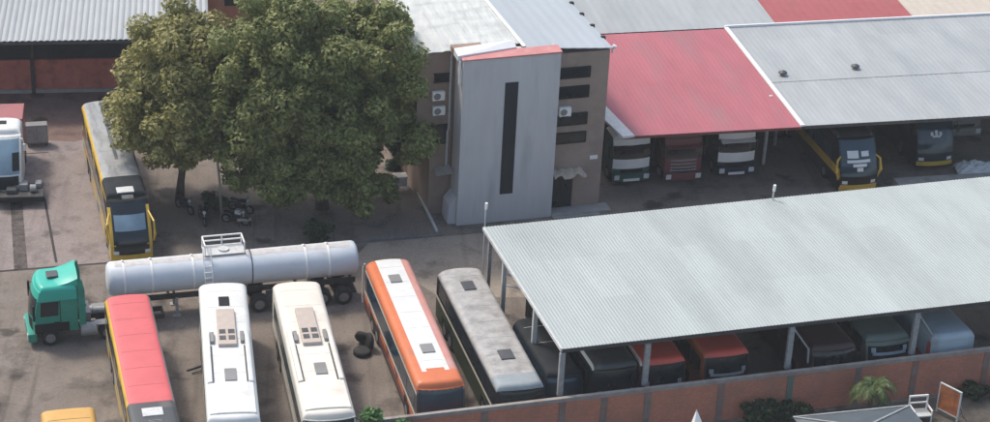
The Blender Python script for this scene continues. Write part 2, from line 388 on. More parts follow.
M['seamdark']=mat('dark_seam',(.045,.045,.045),rough=.8,var=.3,scale=3)
SEAM={'worn_roof':'midgrey','grey_roof':'midgrey','silverblue':'midgrey','white':'seamwhite','cream':'seamwhite','yellow':'seamyellow','redroof_bus':'seamred','red':'seamred'}
def bus(label,x,y,yaw,L=13.5,H=3.5,W=2.55,side='white',roof='white',glass='glass',fn=None,group=None,frake=.9,
        windows=True,wz=(1.75,2.75),hatches=(),roofparts=None,frontmask=None,front_glass=(1.35,None),mirror='black',nwin=7,name='bus',skirt=None,wheels=True,front_t=.93,bumper=None,rear_glass=True,bodyname='body',zb=1.3,rb=.3,mirrors=True,cat='bus'):
    t=thing(name,label,cat,(x,y,0),yaw,group)
    S=Shell(L,W,.32,H,frake=frake,zb=zb,rb=rb)
    zs=[.32,.55,.75,.95,1.15,1.35,1.55,1.75,1.95,2.15,2.35,2.55,2.75,2.9,3.0,3.1,3.2,3.3,3.4,3.5,3.6]
    def default(region,sv,xx,zz):
        if region=='roof': return roof
        if region=='under': return 'chassis'
        return side
    S.body(bodyname,t,fn or default,zs)
    z2=front_glass[1] or H-.22
    mb=MB(); S.front(mb,front_glass[0],z2,-front_t,front_t,glass,nv=8); sharp(mb.build('windshield',t,smooth=True))
    mb=MB(); S.front(mb,.42,.72,-.96,.96,bumper or side,off=.05,nv=2); mb.build('bumper',t)
    for sg in (-1,1):
        mb=MB(); a,b=sorted((sg*.62,sg*.88)); S.front(mb,.78,1.0,a,b,'lamp',off=.03,nv=2); mb.build('headlight',t)
    if frontmask: 
        mb=MB(); S.front(mb,.75,front_glass[0]-.03,-.55,.55,frontmask,off=.02,nv=2); mb.build('grille',t)
    if rear_glass:
        mb=MB(); S.rear(mb,1.9,H-.5,-.8,.8,glass); mb.build('rear_window',t)
    for sg in (-1,1):
        a,b=sorted((sg*.72,sg*.95)); mb=MB(); S.rear(mb,.9,1.3,a,b,'redlamp',off=.02,nv=2); mb.build('tail_light',t)
    if windows:
        s0=.9; s1=L-frake-.5; step=(s1-s0)/nwin
        for sg in (-1,1):
            for i in range(nwin):
                mb=MB(); S.side(mb,sg,s0+i*step+.04,s0+(i+1)*step-.04,wz[0],wz[1],glass); mb.build('side_window',t)
    # mirrors on arms at the front corners
    for sg in ((-1,1) if mirrors else ()):
        mb=MB(); zz=H-.6; p=S.pt(sg*W/2*.95,zz,1)
        mb.tube([(p[0],p[1]+.1,zz+.25),(p[0]+sg*.22,p[1]-.25,zz+.3),(p[0]+sg*.3,p[1]-.38,zz)],.03,mirror,6)
        mb.box(p[0]+sg*.3-.1,p[0]+sg*.3+.1,p[1]-.46,p[1]-.36,zz-.45,zz+.02,mirror)
        mb.build('mirror',t,bevel=.02)
    for h in hatches:
        (sv,xx,ln,wd,m)=h
        mb=MB(); S.roof(mb,sv,sv+ln,xx-wd/2,xx+wd/2,.07,m); mb.build('roof_hatch',t,bevel=.02)
    if roofparts: roofparts(S,t)
    e=W/2-.3; k=1.3
    sm=SEAM.get(roof,'seamdark')
    while k<L-frake-1.9:
        e2=e if side!='orange' else .66; mb=MB(); S.roof(mb,k,k+.035,-e2,e2,.004,sm); mb.build('roof_seam',t); k+=1.72
    if wheels:
        for sg in (-1,1):
            for yy in (-(L-2.7),-(L*.27),-(L*.27-1.25)):
                mb=MB(); S.side(mb,sg,-yy-.62,-yy+.62,.34,1.12,'black',off=.006); mb.build('wheel_arch',t)
                wheel(t,sg*(W/2+.02),yy,.5,.28,sg)
    return t,S

# ------------------------------------------------------------------ camera, world, sun
cam=bpy.data.cameras.new('camera'); co=bpy.data.objects.new('camera',cam); col.objects.link(co)
co.location=(0,0,58.92); co.rotation_euler=(R(90-27.05),0,0)
cam.sensor_width=36; cam.lens=2028/990*36; cam.shift_x=(495-288)/990; cam.clip_end=2000; cam.clip_start=1
scene.camera=co
SUN_DIR=Vector((-.50,.42,1.0)).normalized()
el=math.asin(SUN_DIR.z); az=math.atan2(SUN_DIR.x,SUN_DIR.y)
w=bpy.data.worlds.new('World'); scene.world=w; w.use_nodes=True
nt=w.node_tree; bg=nt.nodes['Background']; sky=nt.nodes.new('ShaderNodeTexSky'); sky.sky_type='NISHITA'; sky.sun_disc=False
sky.sun_elevation=el; sky.sun_rotation=az; sky.air_density=1.3; sky.dust_density=4.5; sky.altitude=200
nt.links.new(sky.outputs['Color'],bg.inputs['Color']); bg.inputs['Strength'].default_value=.15
sl=bpy.data.lights.new('sun','SUN'); sl.energy=1.75; sl.angle=R(9); sl.color=(1,.93,.83)
so=bpy.data.objects.new('sun',sl); col.objects.link(so); so.rotation_euler=SUN_DIR.to_track_quat('Z','Y').to_euler()
so.location=(-60,60,120)
scene.view_settings.view_transform='Standard'; scene.view_settings.look='None'; scene.view_settings.exposure=.54; scene.view_settings.gamma=1
scene.render.engine='CYCLES'
scene.cycles.max_bounces=6

# ------------------------------------------------------------------ ground
def ground_mat(name,base,stain,pale,sc=.12):
    m=bpy.data.materials.new(name); m.use_nodes=True
    nt=m.node_tree; N=nt.nodes; L=nt.links; b=N['Principled BSDF']; b.inputs['Roughness'].default_value=.9; b.inputs['Specular IOR Level'].default_value=.25
    tc=N.new('ShaderNodeTexCoord')
    def noise(s,d=8,r=.6):
        n=N.new('ShaderNodeTexNoise'); n.inputs['Scale'].default_value=s; n.inputs['Detail'].default_value=d; n.inputs['Roughness'].default_value=r
        L.new(tc.outputs['Object'],n.inputs['Vector']); return n.outputs['Fac']
    def rng(v,a,b_,c,d):
        r=N.new('ShaderNodeMapRange'); r.inputs['From Min'].default_value=a; r.inputs['From Max'].default_value=b_; r.inputs['To Min'].default_value=c; r.inputs['To Max'].default_value=d
        L.new(v,r.inputs['Value']); return r.outputs['Result']
    def mix(f,a,bb,mode='MIX'):
        x=N.new('ShaderNodeMix'); x.data_type='RGBA'; x.blend_type=mode
        if isinstance(f,float): x.inputs['Factor'].default_value=f
        else: L.new(f,x.inputs['Factor'])
        for k,q in ((6,a),(7,bb)):
            if isinstance(q,tuple): x.inputs[k].default_value=(*q,1)
            else: L.new(q,x.inputs[k])
        return x.outputs[2]
    c=mix(rng(noise(sc*3),.35,.65,0,1),base,pale)
    c=mix(rng(noise(sc*2.2+.1,9,.65),.52,.66,0,.85),c,stain)
    c=mix(rng(noise(.9,6,.7),.58,.75,0,.55),c,stain)
    mp=N.new('ShaderNodeMapping'); mp.inputs['Rotation'].default_value=(0,0,R(-10)); mp.inputs['Scale'].default_value=(1.5,.07,1)
    L.new(tc.outputs['Object'],mp.inputs['Vector'])
    tn=N.new('ShaderNodeTexNoise'); tn.inputs['Scale'].default_value=1.0; tn.inputs['Detail'].default_value=5; tn.inputs['Distortion'].default_value=.6; L.new(mp.outputs['Vector'],tn.inputs['Vector'])
    c=mix(rng(tn.outputs['Fac'],.55,.72,0,.5),c,stain)
    vo=N.new('ShaderNodeTexVoronoi'); vo.inputs['Scale'].default_value=.33; vo.inputs['Randomness'].default_value=1
    wv=N.new('ShaderNodeMix'); wv.data_type='VECTOR'; wv.inputs['Factor'].default_value=.12
    n9=N.new('ShaderNodeTexNoise'); n9.inputs['Scale'].default_value=1.5; n9.inputs['Detail'].default_value=4; L.new(tc.outputs['Object'],n9.inputs['Vector'])
    va=N.new('ShaderNodeVectorMath'); va.operation='MULTIPLY_ADD'; va.inputs[1].default_value=(1.6,1.6,0); L.new(n9.outputs['Color'],va.inputs[0]); L.new(tc.outputs['Object'],va.inputs[2])
    nt.nodes.remove(wv); L.new(va.outputs[0],vo.inputs['Vector'])
    c=mix(rng(vo.outputs['Distance'],.10,.24,.8,0),c,tuple(q*.55 for q in stain))
    c=mix(1.0,c,rng(noise(6,8,.75),.25,.75,.72,1.28),'MULTIPLY')
    L.new(c,b.inputs['Base Color'])
    bp=N.new('ShaderNodeBump'); bp.inputs['Strength'].default_value=.5; bp.inputs['Distance'].default_value=.04
    L.new(noise(9,6,.7),bp.inputs['Height']); L.new(bp.outputs['Normal'],b.inputs['Normal'])
    return m
G_earth=ground_mat('earth',(.10,.085,.07),(.05,.045,.04),(.13,.115,.095))
G_yard=ground_mat('oily_yard',(.160,.135,.115),(.080,.069,.060),(.205,.176,.151))
G_slab=ground_mat('worn_concrete',(.212,.178,.165),(.13,.107,.10),(.25,.212,.198),.2)
G_strip=ground_mat('brown_concrete',(.285,.238,.19),(.175,.146,.118),(.33,.28,.225),.2)
G_rust=ground_mat('reddish_dirt',(.15,.095,.08),(.08,.055,.048),(.19,.125,.105),.2)
def sheet(name,poly,z,m,sub=False):
    mb=MB(); mb.add([(x,y,z) for x,y in poly],[tuple(range(len(poly)))],m)
    return tag(mb.build(name),kind='structure')
sheet('ground',[(-600,-300),(700,-300),(700,900),(-600,900)],0,G_earth)
sheet('yard',[(-60,72.9),(14.3,88.75),(60,98.5),(60,170),(-60,170)],.004,G_yard)
sheet('concrete_apron',[(-40,126.6),(-20,127.2),(-12.1,127.0),(-11.2,118),(-10.6,109.2),(-10.4,108.45),(-17.4,107.32),(-40,103.4)],.008,G_slab)
sheet('dirt_strip',[(-40,134),(-12,134.6),(-10.6,131),(-12.0,127.4),(-14.6,125.8),(-20,126.4),(-40,126.2)],.012,G_rust)
sheet('concrete_path',[(3.6,108.2),(5.0,111.0),(9.3,111.85),(11,112.1),(20,114.0),(46,119.0),(46,110.5),(14,104.2),(9,104.2),(6.4,107.6)],.008,G_strip)
# joints and drainage trench on the apron
def strip_line(name,a,b,wd,z,m):
    a=Vector((*a,0)); b=Vector((*b,0)); d=(b-a).normalized(); p=Vector((-d.y,d.x,0))*wd/2
    return sheet(name,[tuple((q)[:2]) for q in (a-p,b-p,b+p,a+p)],z,m)
M['crack']=mat('dark_joint',(.035,.03,.028),rough=.95,var=.4,scale=3)
strip_line('slab_joint',(-15.75,117.2),(-14.1,108.5),.16,.012,M['crack'])
strip_line('slab_joint',(-24,106.3),(-10.6,108.5),.2,.012,M['crack'])
strip_line('slab_joint',(-21,123.4),(-16.2,124.1),.12,.016,M['crack'])
sheet('drain_trench',[(-17.95,117.0),(-17.2,117.1),(-15.75,107.75),(-16.55,107.55)],.012,ground_mat('trench_mud',(.06,.05,.045),(.03,.026,.024),(.12,.105,.095),.8))
# low kerb line by the path
kb=MB(); kb.bar((3.5,111.0,.06),(9.6,112.0,.06),.16,'darkconcrete',.12); tag(kb.build('kerb'),kind='structure')

# ------------------------------------------------------------------ corrugated sheet roof
def corrugated(x0,x1,y0,y1,z0,z1,m,pitch=.2,amp=.025,thick=.03,profile='sin'):
    """ridges run along local y; z0 at y0, z1 at y1"""
    mb=MB(); n=int((x1-x0)/pitch); k=4
    xs=[x0+(x1-x0)*i/(n*k) for i in range(n*k+1)]
    sh=(0,1,1,0) if profile=='trap' else (0,.7,1,.7)
    hs=[amp*sh[i%k] for i in range(len(xs))]
    ny=3; N_=len(xs); vs=[]
    for lvl in (0,1):
        for j in range(ny+1):
            for x,h in zip(xs,hs): vs.append((x,y0+(y1-y0)*j/ny,z0+(z1-z0)*j/ny+h-(thick if lvl else 0)))
    fs=[]; o=(ny+1)*N_
    for j in range(ny):
        for i in range(N_-1):
            a=j*N_+i
            fs.append((a,a+1,a+N_+1,a+N_)); fs.append((o+a,o+a+N_,o+a+N_+1,o+a+1))
    for i in range(N_-1):
        fs.append((i,o+i,o+i+1,i+1)); a=ny*N_+i; fs.append((a,a+1,o+a+1,o+a))
    for j in range(ny):
        a=j*N_; fs.append((a,a+N_,o+a+N_,o+a)); a=j*N_+N_-1; fs.append((a,o+a,o+a+N_,a+N_))
    return mb.add(vs,fs,m)

# ------------------------------------------------------------------ front vehicle shed (right)
sh=thing('vehicle_shed','long open shed with pale corrugated metal roof over the buses by the brick wall','shed',(14.11,89.79,0),12)
SX=38
corrugated(0,SX,-.06,13.75,5.12,5.16,'roofpale',.19,.022).build('roof',sh)
mb=MB(); mb.box(-.09,-.005,-.08,13.75,4.98,5.17,'lightsteel'); mb.build('roof_edge_trim',sh)
mb=MB(); mb.box(0,SX,.0,.1,4.86,5.06,'darkgrey'); mb.build('front_beam',sh)
for xp in (.05,4.72,12.75,19.95,28.5,36):
    mb=MB(); mb.box(xp-.14,xp+.14,-.1,.1,2.32,4.86,'steel'); mb.build('post',sh)
for xp in (12.75,19.95,28.5):
    mb=MB(); mb.bar((xp+.1,.25,4.8),(xp+1.25,.25,3.2),.09,'steel'); mb.bar((xp+1.25,.25,3.25),(xp+1.3,.25,2.35),.09,'steel'); mb.build('brace',sh)
for yp in (4.9,10.4):
    mb=MB(); mb.box(.1,.34,yp-.1,yp+.1,0,5.05,'lightsteel'); mb.build('post',sh)
for yp in (13.4,):
    for xp in (.3,9,18,27,36):
        mb=MB(); mb.box(xp-.1,xp+.1,yp-.1,yp+.1,0,5.05,'steel'); mb.build('post',sh)
for yp in (4.9,10.4,13.4):
    mb=MB(); mb.box(.3,SX,yp-.06,yp+.06,4.9,5.06,'steel'); mb.build('rafter',sh)
mb=MB(); mb.bar((.2,10.4,3.9),(2.2,9.4,3.5),.1,'lightsteel'); mb.bar((.25,9.9,3.4),(1.9,8.9,3.3),.08,'lightsteel'); mb.bar((.2,8.6,4.6),(1.0,8.0,3.3),.07,'steel'); mb.build('brace',sh)
# white poles behind the shed
for lab,px in (('short white pole rising behind the left end of the pale corrugated roof',(11.42,104.35)),('short white pole rising behind the middle of the pale corrugated roof',(28.55,106.7))):
    mb=MB(); mb.tube([(0,0,0),(0,0,5.5),(.02,0,6.1)],[.045,.045,.04],'lightsteel',10); mb.tube([(.02,0,5.75),(.03,0,6.15)],.085,'plasticwhite',10)
    o=mb.build('pole'); o.location=(*px,0); tag(o,lab,'pole',group='white poles behind the shed')

# ------------------------------------------------------------------ brick boundary wall
wl=thing('brick_wall','long red brick boundary wall with grey pillars and grey concrete top beam','wall',(14.01,89.1,0),12)
mb=MB(); mb.box(-32,36,-.08,.08,0,2.34,'brick'); mb.build('brickwork',wl)
mb=MB(); mb.box(-32,36,-.11,.11,2.34,2.57,'walltop'); mb.build('top_beam',wl,bevel=.01)
for xp in (-28,-24,-20,-16,-12,-8,-4,.2,2.5,4.9,9.0,12.9,16.8,20.1,24.3,28.7,32.5):
    mb=MB(); mb.box(xp-.17,xp+.17,-.125,.125,0,2.338,'pillar' if xp!=12.9 else 'greygreen'); mb.build('pillar',wl)

# ------------------------------------------------------------------ the office building
bd=thing('office_building','tall narrow office building with grey front slab, black slit window and brown wings','building',(10.62,113.32,0),12)
mb=MB(); mb.box(0,6.22,0,1.6,0,11.2,'panel'); mb.build('front_slab',bd,bevel=.02)
mb=MB(); mb.box(2.72,3.56,-.03,.08,1.95,9.55,'slit'); mb.build('slit_window',bd)
mb=MB(); mb.add([(-.06,-.05,11.2),(6.27,-.05,11.2),(6.27,.9,11.2),(-.06,.9,11.2),(-.06,-.05,11.28),(6.27,-.05,11.32),(6.27,.9,11.42),(-.06,.9,11.36)],[(0,3,2,1),(4,5,6,7),(0,1,5,4),(1,2,6,5),(2,3,7,6),(3,0,4,7)],'coping'); mb.build('coping',bd,bevel=.03)
mb=MB(); mb.add([(-.25,.35,11.42),(3.6,.88,11.48),(3.6,1.4,11.75),(-.25,1.3,11.55),(-.25,.35,11.1),(3.6,.88,11.1),(3.6,1.4,11.1),(-.25,1.3,11.1)],[(0,1,2,3),(0,4,5,1),(1,5,6,2),(2,6,7,3),(3,7,4,0)],'fascia'); mb.build('parapet_flashing',bd)
mb=MB(); mb.box(-.3,1.6,1.35,1.9,11.15,11.55,'brown'); mb.build('parapet',bd)
# right wing
mb=MB(); mb.box(6.22,9.72,.92,14.5,0,10.75,'brownlight'); mb.build('wall',bd)
for i,(a,b) in enumerate(((9.1,9.76),(7.74,8.49),(5.9,6.65),(4.65,5.34))):
    mb=MB(); mb.box(6.5,8.45,.86,.95,a,b,'glass'); f=mb.build('window',bd)
    mb=MB(); 
    for z in (a,b): mb.box(6.44,8.51,.83,.93,z-.04,z+.04,'black')
    for x in (6.44,7.45,8.47): mb.box(x,x+.05,.83,.93,a,b,'black')
    mb.build('frame',f)
mb=MB(); mb.box(6.4,7.75,.86,.96,0.15,2.25,'glass'); d=mb.build('door',bd)
mb=MB(); mb.box(6.33,6.4,.82,.93,.15,2.32,'black'); mb.box(7.75,7.82,.82,.93,.15,2.32,'black'); mb.box(7.05,7.1,.82,.93,.15,2.25,'black'); mb.box(6.33,7.82,.82,.93,2.25,2.35,'black'); mb.build('frame',d)
mb=MB()
nx,ny=10,4; vs=[]
for j in range(ny+1):
    for i in range(nx+1):
        x=6.35+2.1*i/nx; yv=.95-.95*j/ny; vs.append((x,yv,2.72+.16*math.sin(i*1.1)*(j/ny)+.1*(1-j/ny)+.08*math.sin(i*2.3+j)))
k=len(vs); vs+=[(x,y,z-.08) for x,y,z in vs]
fs=[]
for j in range(ny):
    for i in range(nx):
        a=j*(nx+1)+i; fs+=[(a,a+nx+1,a+nx+2,a+1),(k+a,k+a+1,k+a+nx+2,k+a+nx+1)]
for i in range(nx): a=ny*(nx+1)+i; fs.append((a,k+a,k+a+1,a+1))
mb.add(vs,fs,'timber'); mb.build('canopy',bd)
mb=MB(); mb.box(6.25,10.2,-.15,.9,0,.15,'concrete'); mb.box(6.25,9.4,-.45,-.15,0,.08,'concrete'); mb.build('doorstep',bd,bevel=.02)
mb=MB(); mb.box(8.9,9.4,.86,.93,3.35,3.6,'plasticwhite'); mb.build('plaque',bd)
# left wing: the upper storeys reach further out than the ground floor
mb=MB(); mb.box(-2.3,-.02,1.9,14.5,4.4,11.05,'brown'); mb.box(-1.35,-.02,1.95,14.5,0,4.4,'brown'); mb.box(0,6.22,1.6,14.5,0,10.9,'brown'); mb.build('wall',bd)
for a,b,x0,x1 in ((9.2,9.65,-1.25,-.3),(5.0,6.2,-1.35,-.25)):
    mb=MB(); mb.box(x0,x1,1.84,1.93,a,b,'glass'); f=mb.build('window',bd)
    mb=MB(); mb.box(x0-.05,x1+.05,1.8,1.9,a-.08,a,'black'); mb.box(x0-.05,x1+.05,1.8,1.9,b,b+.06,'black'); mb.build('frame',f)
mb=MB(); mb.tube([(-.22,1.82,11),(-.22,1.82,6),(-.3,1.8,5.7),(-.3,1.8,3.0)],.075,'lightsteel',8); mb.tube([(-.12,.3,11.1),(-.12,.3,9.6)],.09,'plasticwhite',8); mb.build('downpipe',bd)
mb=MB(); mb.add([(-.5,.35,0),(-.02,.3,0),(-.02,1.6,0),(-.5,1.7,0),(-.45,.35,1.3),(-.02,.3,1.9),(-.02,1.6,1.9),(-.45,1.7,1.3)],[(0,1,5,4),(1,2,6,5),(2,3,7,6),(3,0,4,7),(4,5,6,7)],'panel'); mb.build('buttress',bd)
mb=MB(); mb.add([(-1.1,1.2,3.1),(-.1,.9,3.35),(-.1,1.8,3.5),(-1.1,1.8,3.3),(-1.1,1.2,3.0),(-.1,.9,3.25),(-.1,1.8,3.4),(-1.1,1.8,3.2)],[(0,1,2,3),(4,7,6,5),(0,4,5,1),(1,5,6,2),(2,6,7,3),(3,7,4,0)],'concrete'); mb.build('ledge',bd)
# roof: old white sheets left of the ridge, smooth blue grey sheets right
def slope(x0,x1,z0,z1,y0,y1,m,nm,pitch,amp):
    n=int(abs(x1-x0)/.5); ny=int((y1-y0)/pitch); mb=MB(); vs=[]
    n=4*8
    for j in range(25):
        for i in range(n+1):
            u=i/n; vs.append((x0+(x1-x0)*u,y0+(y1-y0)*j/24,z0+(z1-z0)*u+amp*(.0,1,1,0)[i%4]+(random.uniform(-.02,.02) if nm=='old_roof' else 0)))
    k=len(vs); vs+=[(x,y,z-.06) for x,y,z in vs]; fs=[]
    for j in range(24):
        for i in range(n):
            a=j*(n+1)+i; fs+=[(a,a+1,a+n+2,a+n+1),(k+a,k+a+n+1,k+a+n+2,k+a+1)]
    for i in range(n): fs.append((i,k+i,k+i+1,i+1))
    for j in range(24):
        a=j*(n+1); fs.append((a,a+n+1,k+a+n+1,k+a)); a+=n; fs.append((a,k+a,k+a+n+1,a+n+1))
    mb.add(vs,fs,m); return mb.build(nm,bd)
slope(-2.5,4.15,11.15,11.35,1.75,18,'roofold','old_roof',.3,.03)
slope(4.15,9.85,11.36,10.9,.85,18,'roofblue','new_roof',.3,.012)
mb=MB(); mb.bar((4.15,1.0,11.42),(4.15,18,11.42),.22,'fascia',.06); mb.build('ridge_cap',bd)
for yv in (2.6,4.6,6.6,8.6):
    mb=MB(); mb.box(9.72,9.98,yv-.12,yv+.12,10.72,10.98,'black'); mb.build('roof_bracket',bd)
# things hanging on the building
def wall_unit(lab,loc):
    t=thing('air_conditioner',lab,'air conditioner',loc,12,'air conditioners on the office building')
    mb=MB(); mb.box(-.4,.4,-.3,0,0,.58,'plasticwhite'); mb.build('casing',t,bevel=.03)
    mb=MB(); mb.lathe_x([(0,.22),(.02,.22),(.03,.18),(.03,.02)],'midgrey',18); o=mb.build('fan_grille',t); o.rotation_euler=(0,0,R(-90)); o.location=(-.1,-.3,.29)
    mb=MB(); 
    for sx in (-.3,.3): mb.bar((sx,0,-.03),(sx,-.3,-.03),.05,'steel')
    mb.build('bracket',t)
c12,s12=math.cos(R(12)),math.sin(R(12))
def B(x,y,z): return (10.62+c12*x-s12*y,113.32+s12*x+c12*y,z)
wall_unit('white air conditioner box above the third window of the right brown wing',B(6.95,.9,6.62))
wall_unit('upper of two white air conditioner boxes on the left brown wing',B(-1.0,1.88,8.0))
wall_unit('lower of two white air conditioner boxes on the left brown wing',B(-.95,1.88,7.0))
mb=MB(); mb.tube([(0,0,0),(0,0,.35)],.04,'lightsteel',8); mb.tube([(0,0,.3),(.1,-.05,.5),(.22,-.1,.45)],[.1,.13,.08],'plasticwhite',10)
o=mb.build('flood_lamp'); o.location=B(10.0,1.3,10.35); tag(o,'small white flood lamp at the upper right corner of the office building','lamp')

# ------------------------------------------------------------------ red and grey sheds at the back
rs=thing('vehicle_shed','open truck shed with faded red metal roof right of the office building','shed',(21.15,116.3,0),7.25)
corrugated(0,11.75,0,15.6,4.8,5.3,'roofred',.3,.006,profile='trap').build('roof',rs)
mb=MB(); mb.add([(-.02,-.1,4.86),(.75,-.1,4.9),(.05,4.2,5.04),(-.9,4.2,5.0),(-.02,-.1,4.7),(.75,-.1,4.76),(.05,4.2,4.85),(-.9,4.2,4.82)],[(0,1,2,3),(4,7,6,5),(0,4,5,1),(1,5,6,2),(2,6,7,3),(3,7,4,0)],'lightsteel'); mb.build('gutter',rs)
mb=MB(); mb.box(0,11.75,.02,.12,4.6,4.78,'darkred'); mb.build('front_beam',rs)
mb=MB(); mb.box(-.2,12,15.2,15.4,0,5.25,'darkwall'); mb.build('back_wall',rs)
for xp,yp in ((11.3,4.6),(5.7,15),(.2,15)):
    mb=MB(); mb.box(xp-.1,xp+.1,yp-.1,yp+.1,0,4.9+.02*yp,'lightsteel'); mb.build('post',rs)
gs=thing('vehicle_shed','wide open bus shed with pale grey metal roof behind the long corrugated shed','shed',(32.85,117.8,0),7.25)
corrugated(.12,24,0,15.6,4.86,5.36,'roofgrey',.35,.008,profile='trap').build('roof',gs)
mb=MB(); mb.add([(-.13,-.05,4.95),(.13,-.05,4.95),(.13,15.6,5.46),(-.13,15.6,5.46),(-.13,-.05,4.83),(.13,-.05,4.83),(.13,15.6,5.34),(-.13,15.6,5.34)],[(0,1,2,3),(4,7,6,5),(0,4,5,1),(1,5,6,2),(2,6,7,3),(3,7,4,0)],'fascia'); mb.build('ridge_cap',gs)
mb=MB(); mb.box(.12,24,.02,.12,4.62,4.82,'darkgrey'); mb.build('front_beam',gs)
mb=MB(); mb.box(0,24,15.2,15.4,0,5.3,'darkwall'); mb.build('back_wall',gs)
mb=MB(); mb.bar((-.1,15.62,5.45),(24,15.62,5.45),.14,'fascia',.16); mb.build('back_trim',gs)
mb=MB(); mb.bar((.1,6.6,5.085),(24,6.6,5.085),.3,'roofgrey',.035); mb.build('sheet_lap',gs)
for xp,yp in ((1.3,7.4),(12,15),(20,15)):
    mb=MB(); mb.box(xp-.09,xp+.09,yp-.09,yp+.09,0,4.9+.02*yp,'lightsteel'); mb.build('post',gs)
for lab,x,y in (('dark roof vent nearest the white ridge line on the grey shed roof',33.2,125.4),('dark roof vent further right on the grey shed roof',38.34,126.5)):
    t=thing('roof_vent',lab,'roof vent',(x,y,5.1),7.25,'roof vents on the grey shed')
    mb=MB(); mb.tube([(0,0,0),(0,0,.2)],.15,'midgrey',12); mb.build('stem',t)
    mb=MB(); mb.tube([(0,0,.18),(0,0,.26),(0,0,.36)],[.3,.28,.08],'darkgrey',12); mb.build('cap',t)
# low concrete platform and tarpaulin in front of the grey shed
mb=MB(); mb.box(0,9,-.6,.9,0,.5,'concrete'); o=mb.build('loading_platform',bevel=.03); o.location=(39.7,118.3,0); o.rotation_euler=(0,0,R(7)); tag(o,'low grey concrete loading platform in front of the right bus bay','platform')
def rag(name,lab,cat,loc,sx,sy,h,m,seed):
    rnd=random.Random(seed); mb=MB(); n=12; vs=[]; 
    for j in range(n+1):
        for i in range(n+1):
            u=i/n*2-1; v=j/n*2-1; r=max(0,1-(abs(u)**2.5+abs(v)**2.5)*.62)
            vs.append((u*sx*(1+.1*rnd.random()),v*sy*(1+.1*rnd.random()),h*r**.7*(.65+.5*rnd.random())))
    fs=[(j*(n+1)+i,j*(n+1)+i+1,(j+1)*(n+1)+i+1,(j+1)*(n+1)+i) for j in range(n) for i in range(n)]
    mb.add(vs,fs,m); o=mb.build(name); o.location=loc; return tag(o,lab,cat)
rag('tarpaulin','crumpled white tarpaulin lying on the ground in front of the right bus bay','tarpaulin',(45.6,120.9,0),1.3,.9,.8,'tarp',3)

# ------------------------------------------------------------------ buildings beyond
def far_building(lab,x,y,wd,dp,h,rz,rm,wm='darkwall',rise=.3,name='warehouse'):
    t=thing(name,lab,'building',(x,y,0),rz)
    mb=MB(); mb.box(0,wd,.3,dp,0,h-.1,wm); mb.build('wall',t)
    corrugated(-.2,wd+.2,0,dp+.3,h,h+rise,rm,.6,.008,profile='trap').build('roof',t)
    for i in range(int(wd/5)):
        mb=MB(); mb.box(1.5+i*5,3.2+i*5,.24,.33,h*.45,h*.7,'glass'); mb.build('window',t)
    return t
far_building('large grey roofed warehouse behind the red roofed truck shed',14.5,133.3,20.6,40,4.5,7.25,'roofgrey',rise=2.6)
far_building('old dark red roofed building behind the grey bus shed',35.2,135.6,10.2,30,4.4,7.25,'roofmaroon',rise=2)
far_building('cream roofed building at the top right corner behind the grey bus shed',45.5,137.0,26,30,4.3,7.25,'roofcream',rise=2)
t=far_building('orange rendered house rising behind the tree tops',-6.2,141,7.0,9,8.6,4,'roofcream','orangewall',name='house')

# left open shed
ls=thing('open_shed','open shed with grey corrugated roof and red boarded back wall at the top left','shed',(-30,130.0,0),2.5)
corrugated(0,24.5,0,22,5.45,6.6,'roofgrey',.42,.07,profile='sin').build('roof',ls)
mb=MB(); mb.box(0,24.5,.02,.14,5.2,5.4,'darkgrey'); mb.build('front_beam',ls)
mb=MB(); mb.box(0,24.3,3.7,3.9,.25,2.5,'redboard'); mb.build('back_wall',ls)
mb=MB(); mb.box(0,24.3,3.5,3.95,0,.25,'concrete'); mb.build('plinth',ls)
mb=MB(); mb.box(0,24.3,9,9.2,0,5.9,'darkwall'); mb.build('rear_wall',ls)
for xp in (3.5,11.85,18.9,24.2):
    mb=MB(); mb.box(xp-.13,xp+.13,3.4,3.6,0,5.5,'chassis'); mb.build('post',ls)
cb=thing('steel_cabinet','grey sheet metal cabinet standing by the dirt strip behind the white truck','cabinet',(-17.1,125.3,0),8)
mb=MB(); mb.box(-.75,.75,-.35,.35,.25,1.6,'midgrey'); mb.build('casing',cb,bevel=.03)
mb=MB()
for x in (-.65,.6):
    for y in (-.28,.28): mb.box(x,x+.06,y-.03,y+.03,0,.25,'chassis')
mb.build('leg',cb)
for x in (-.7,.02):
    mb=MB(); mb.box(x,x+.68,-.38,-.352,.35,1.5,'steel'); mb.build('door',cb)

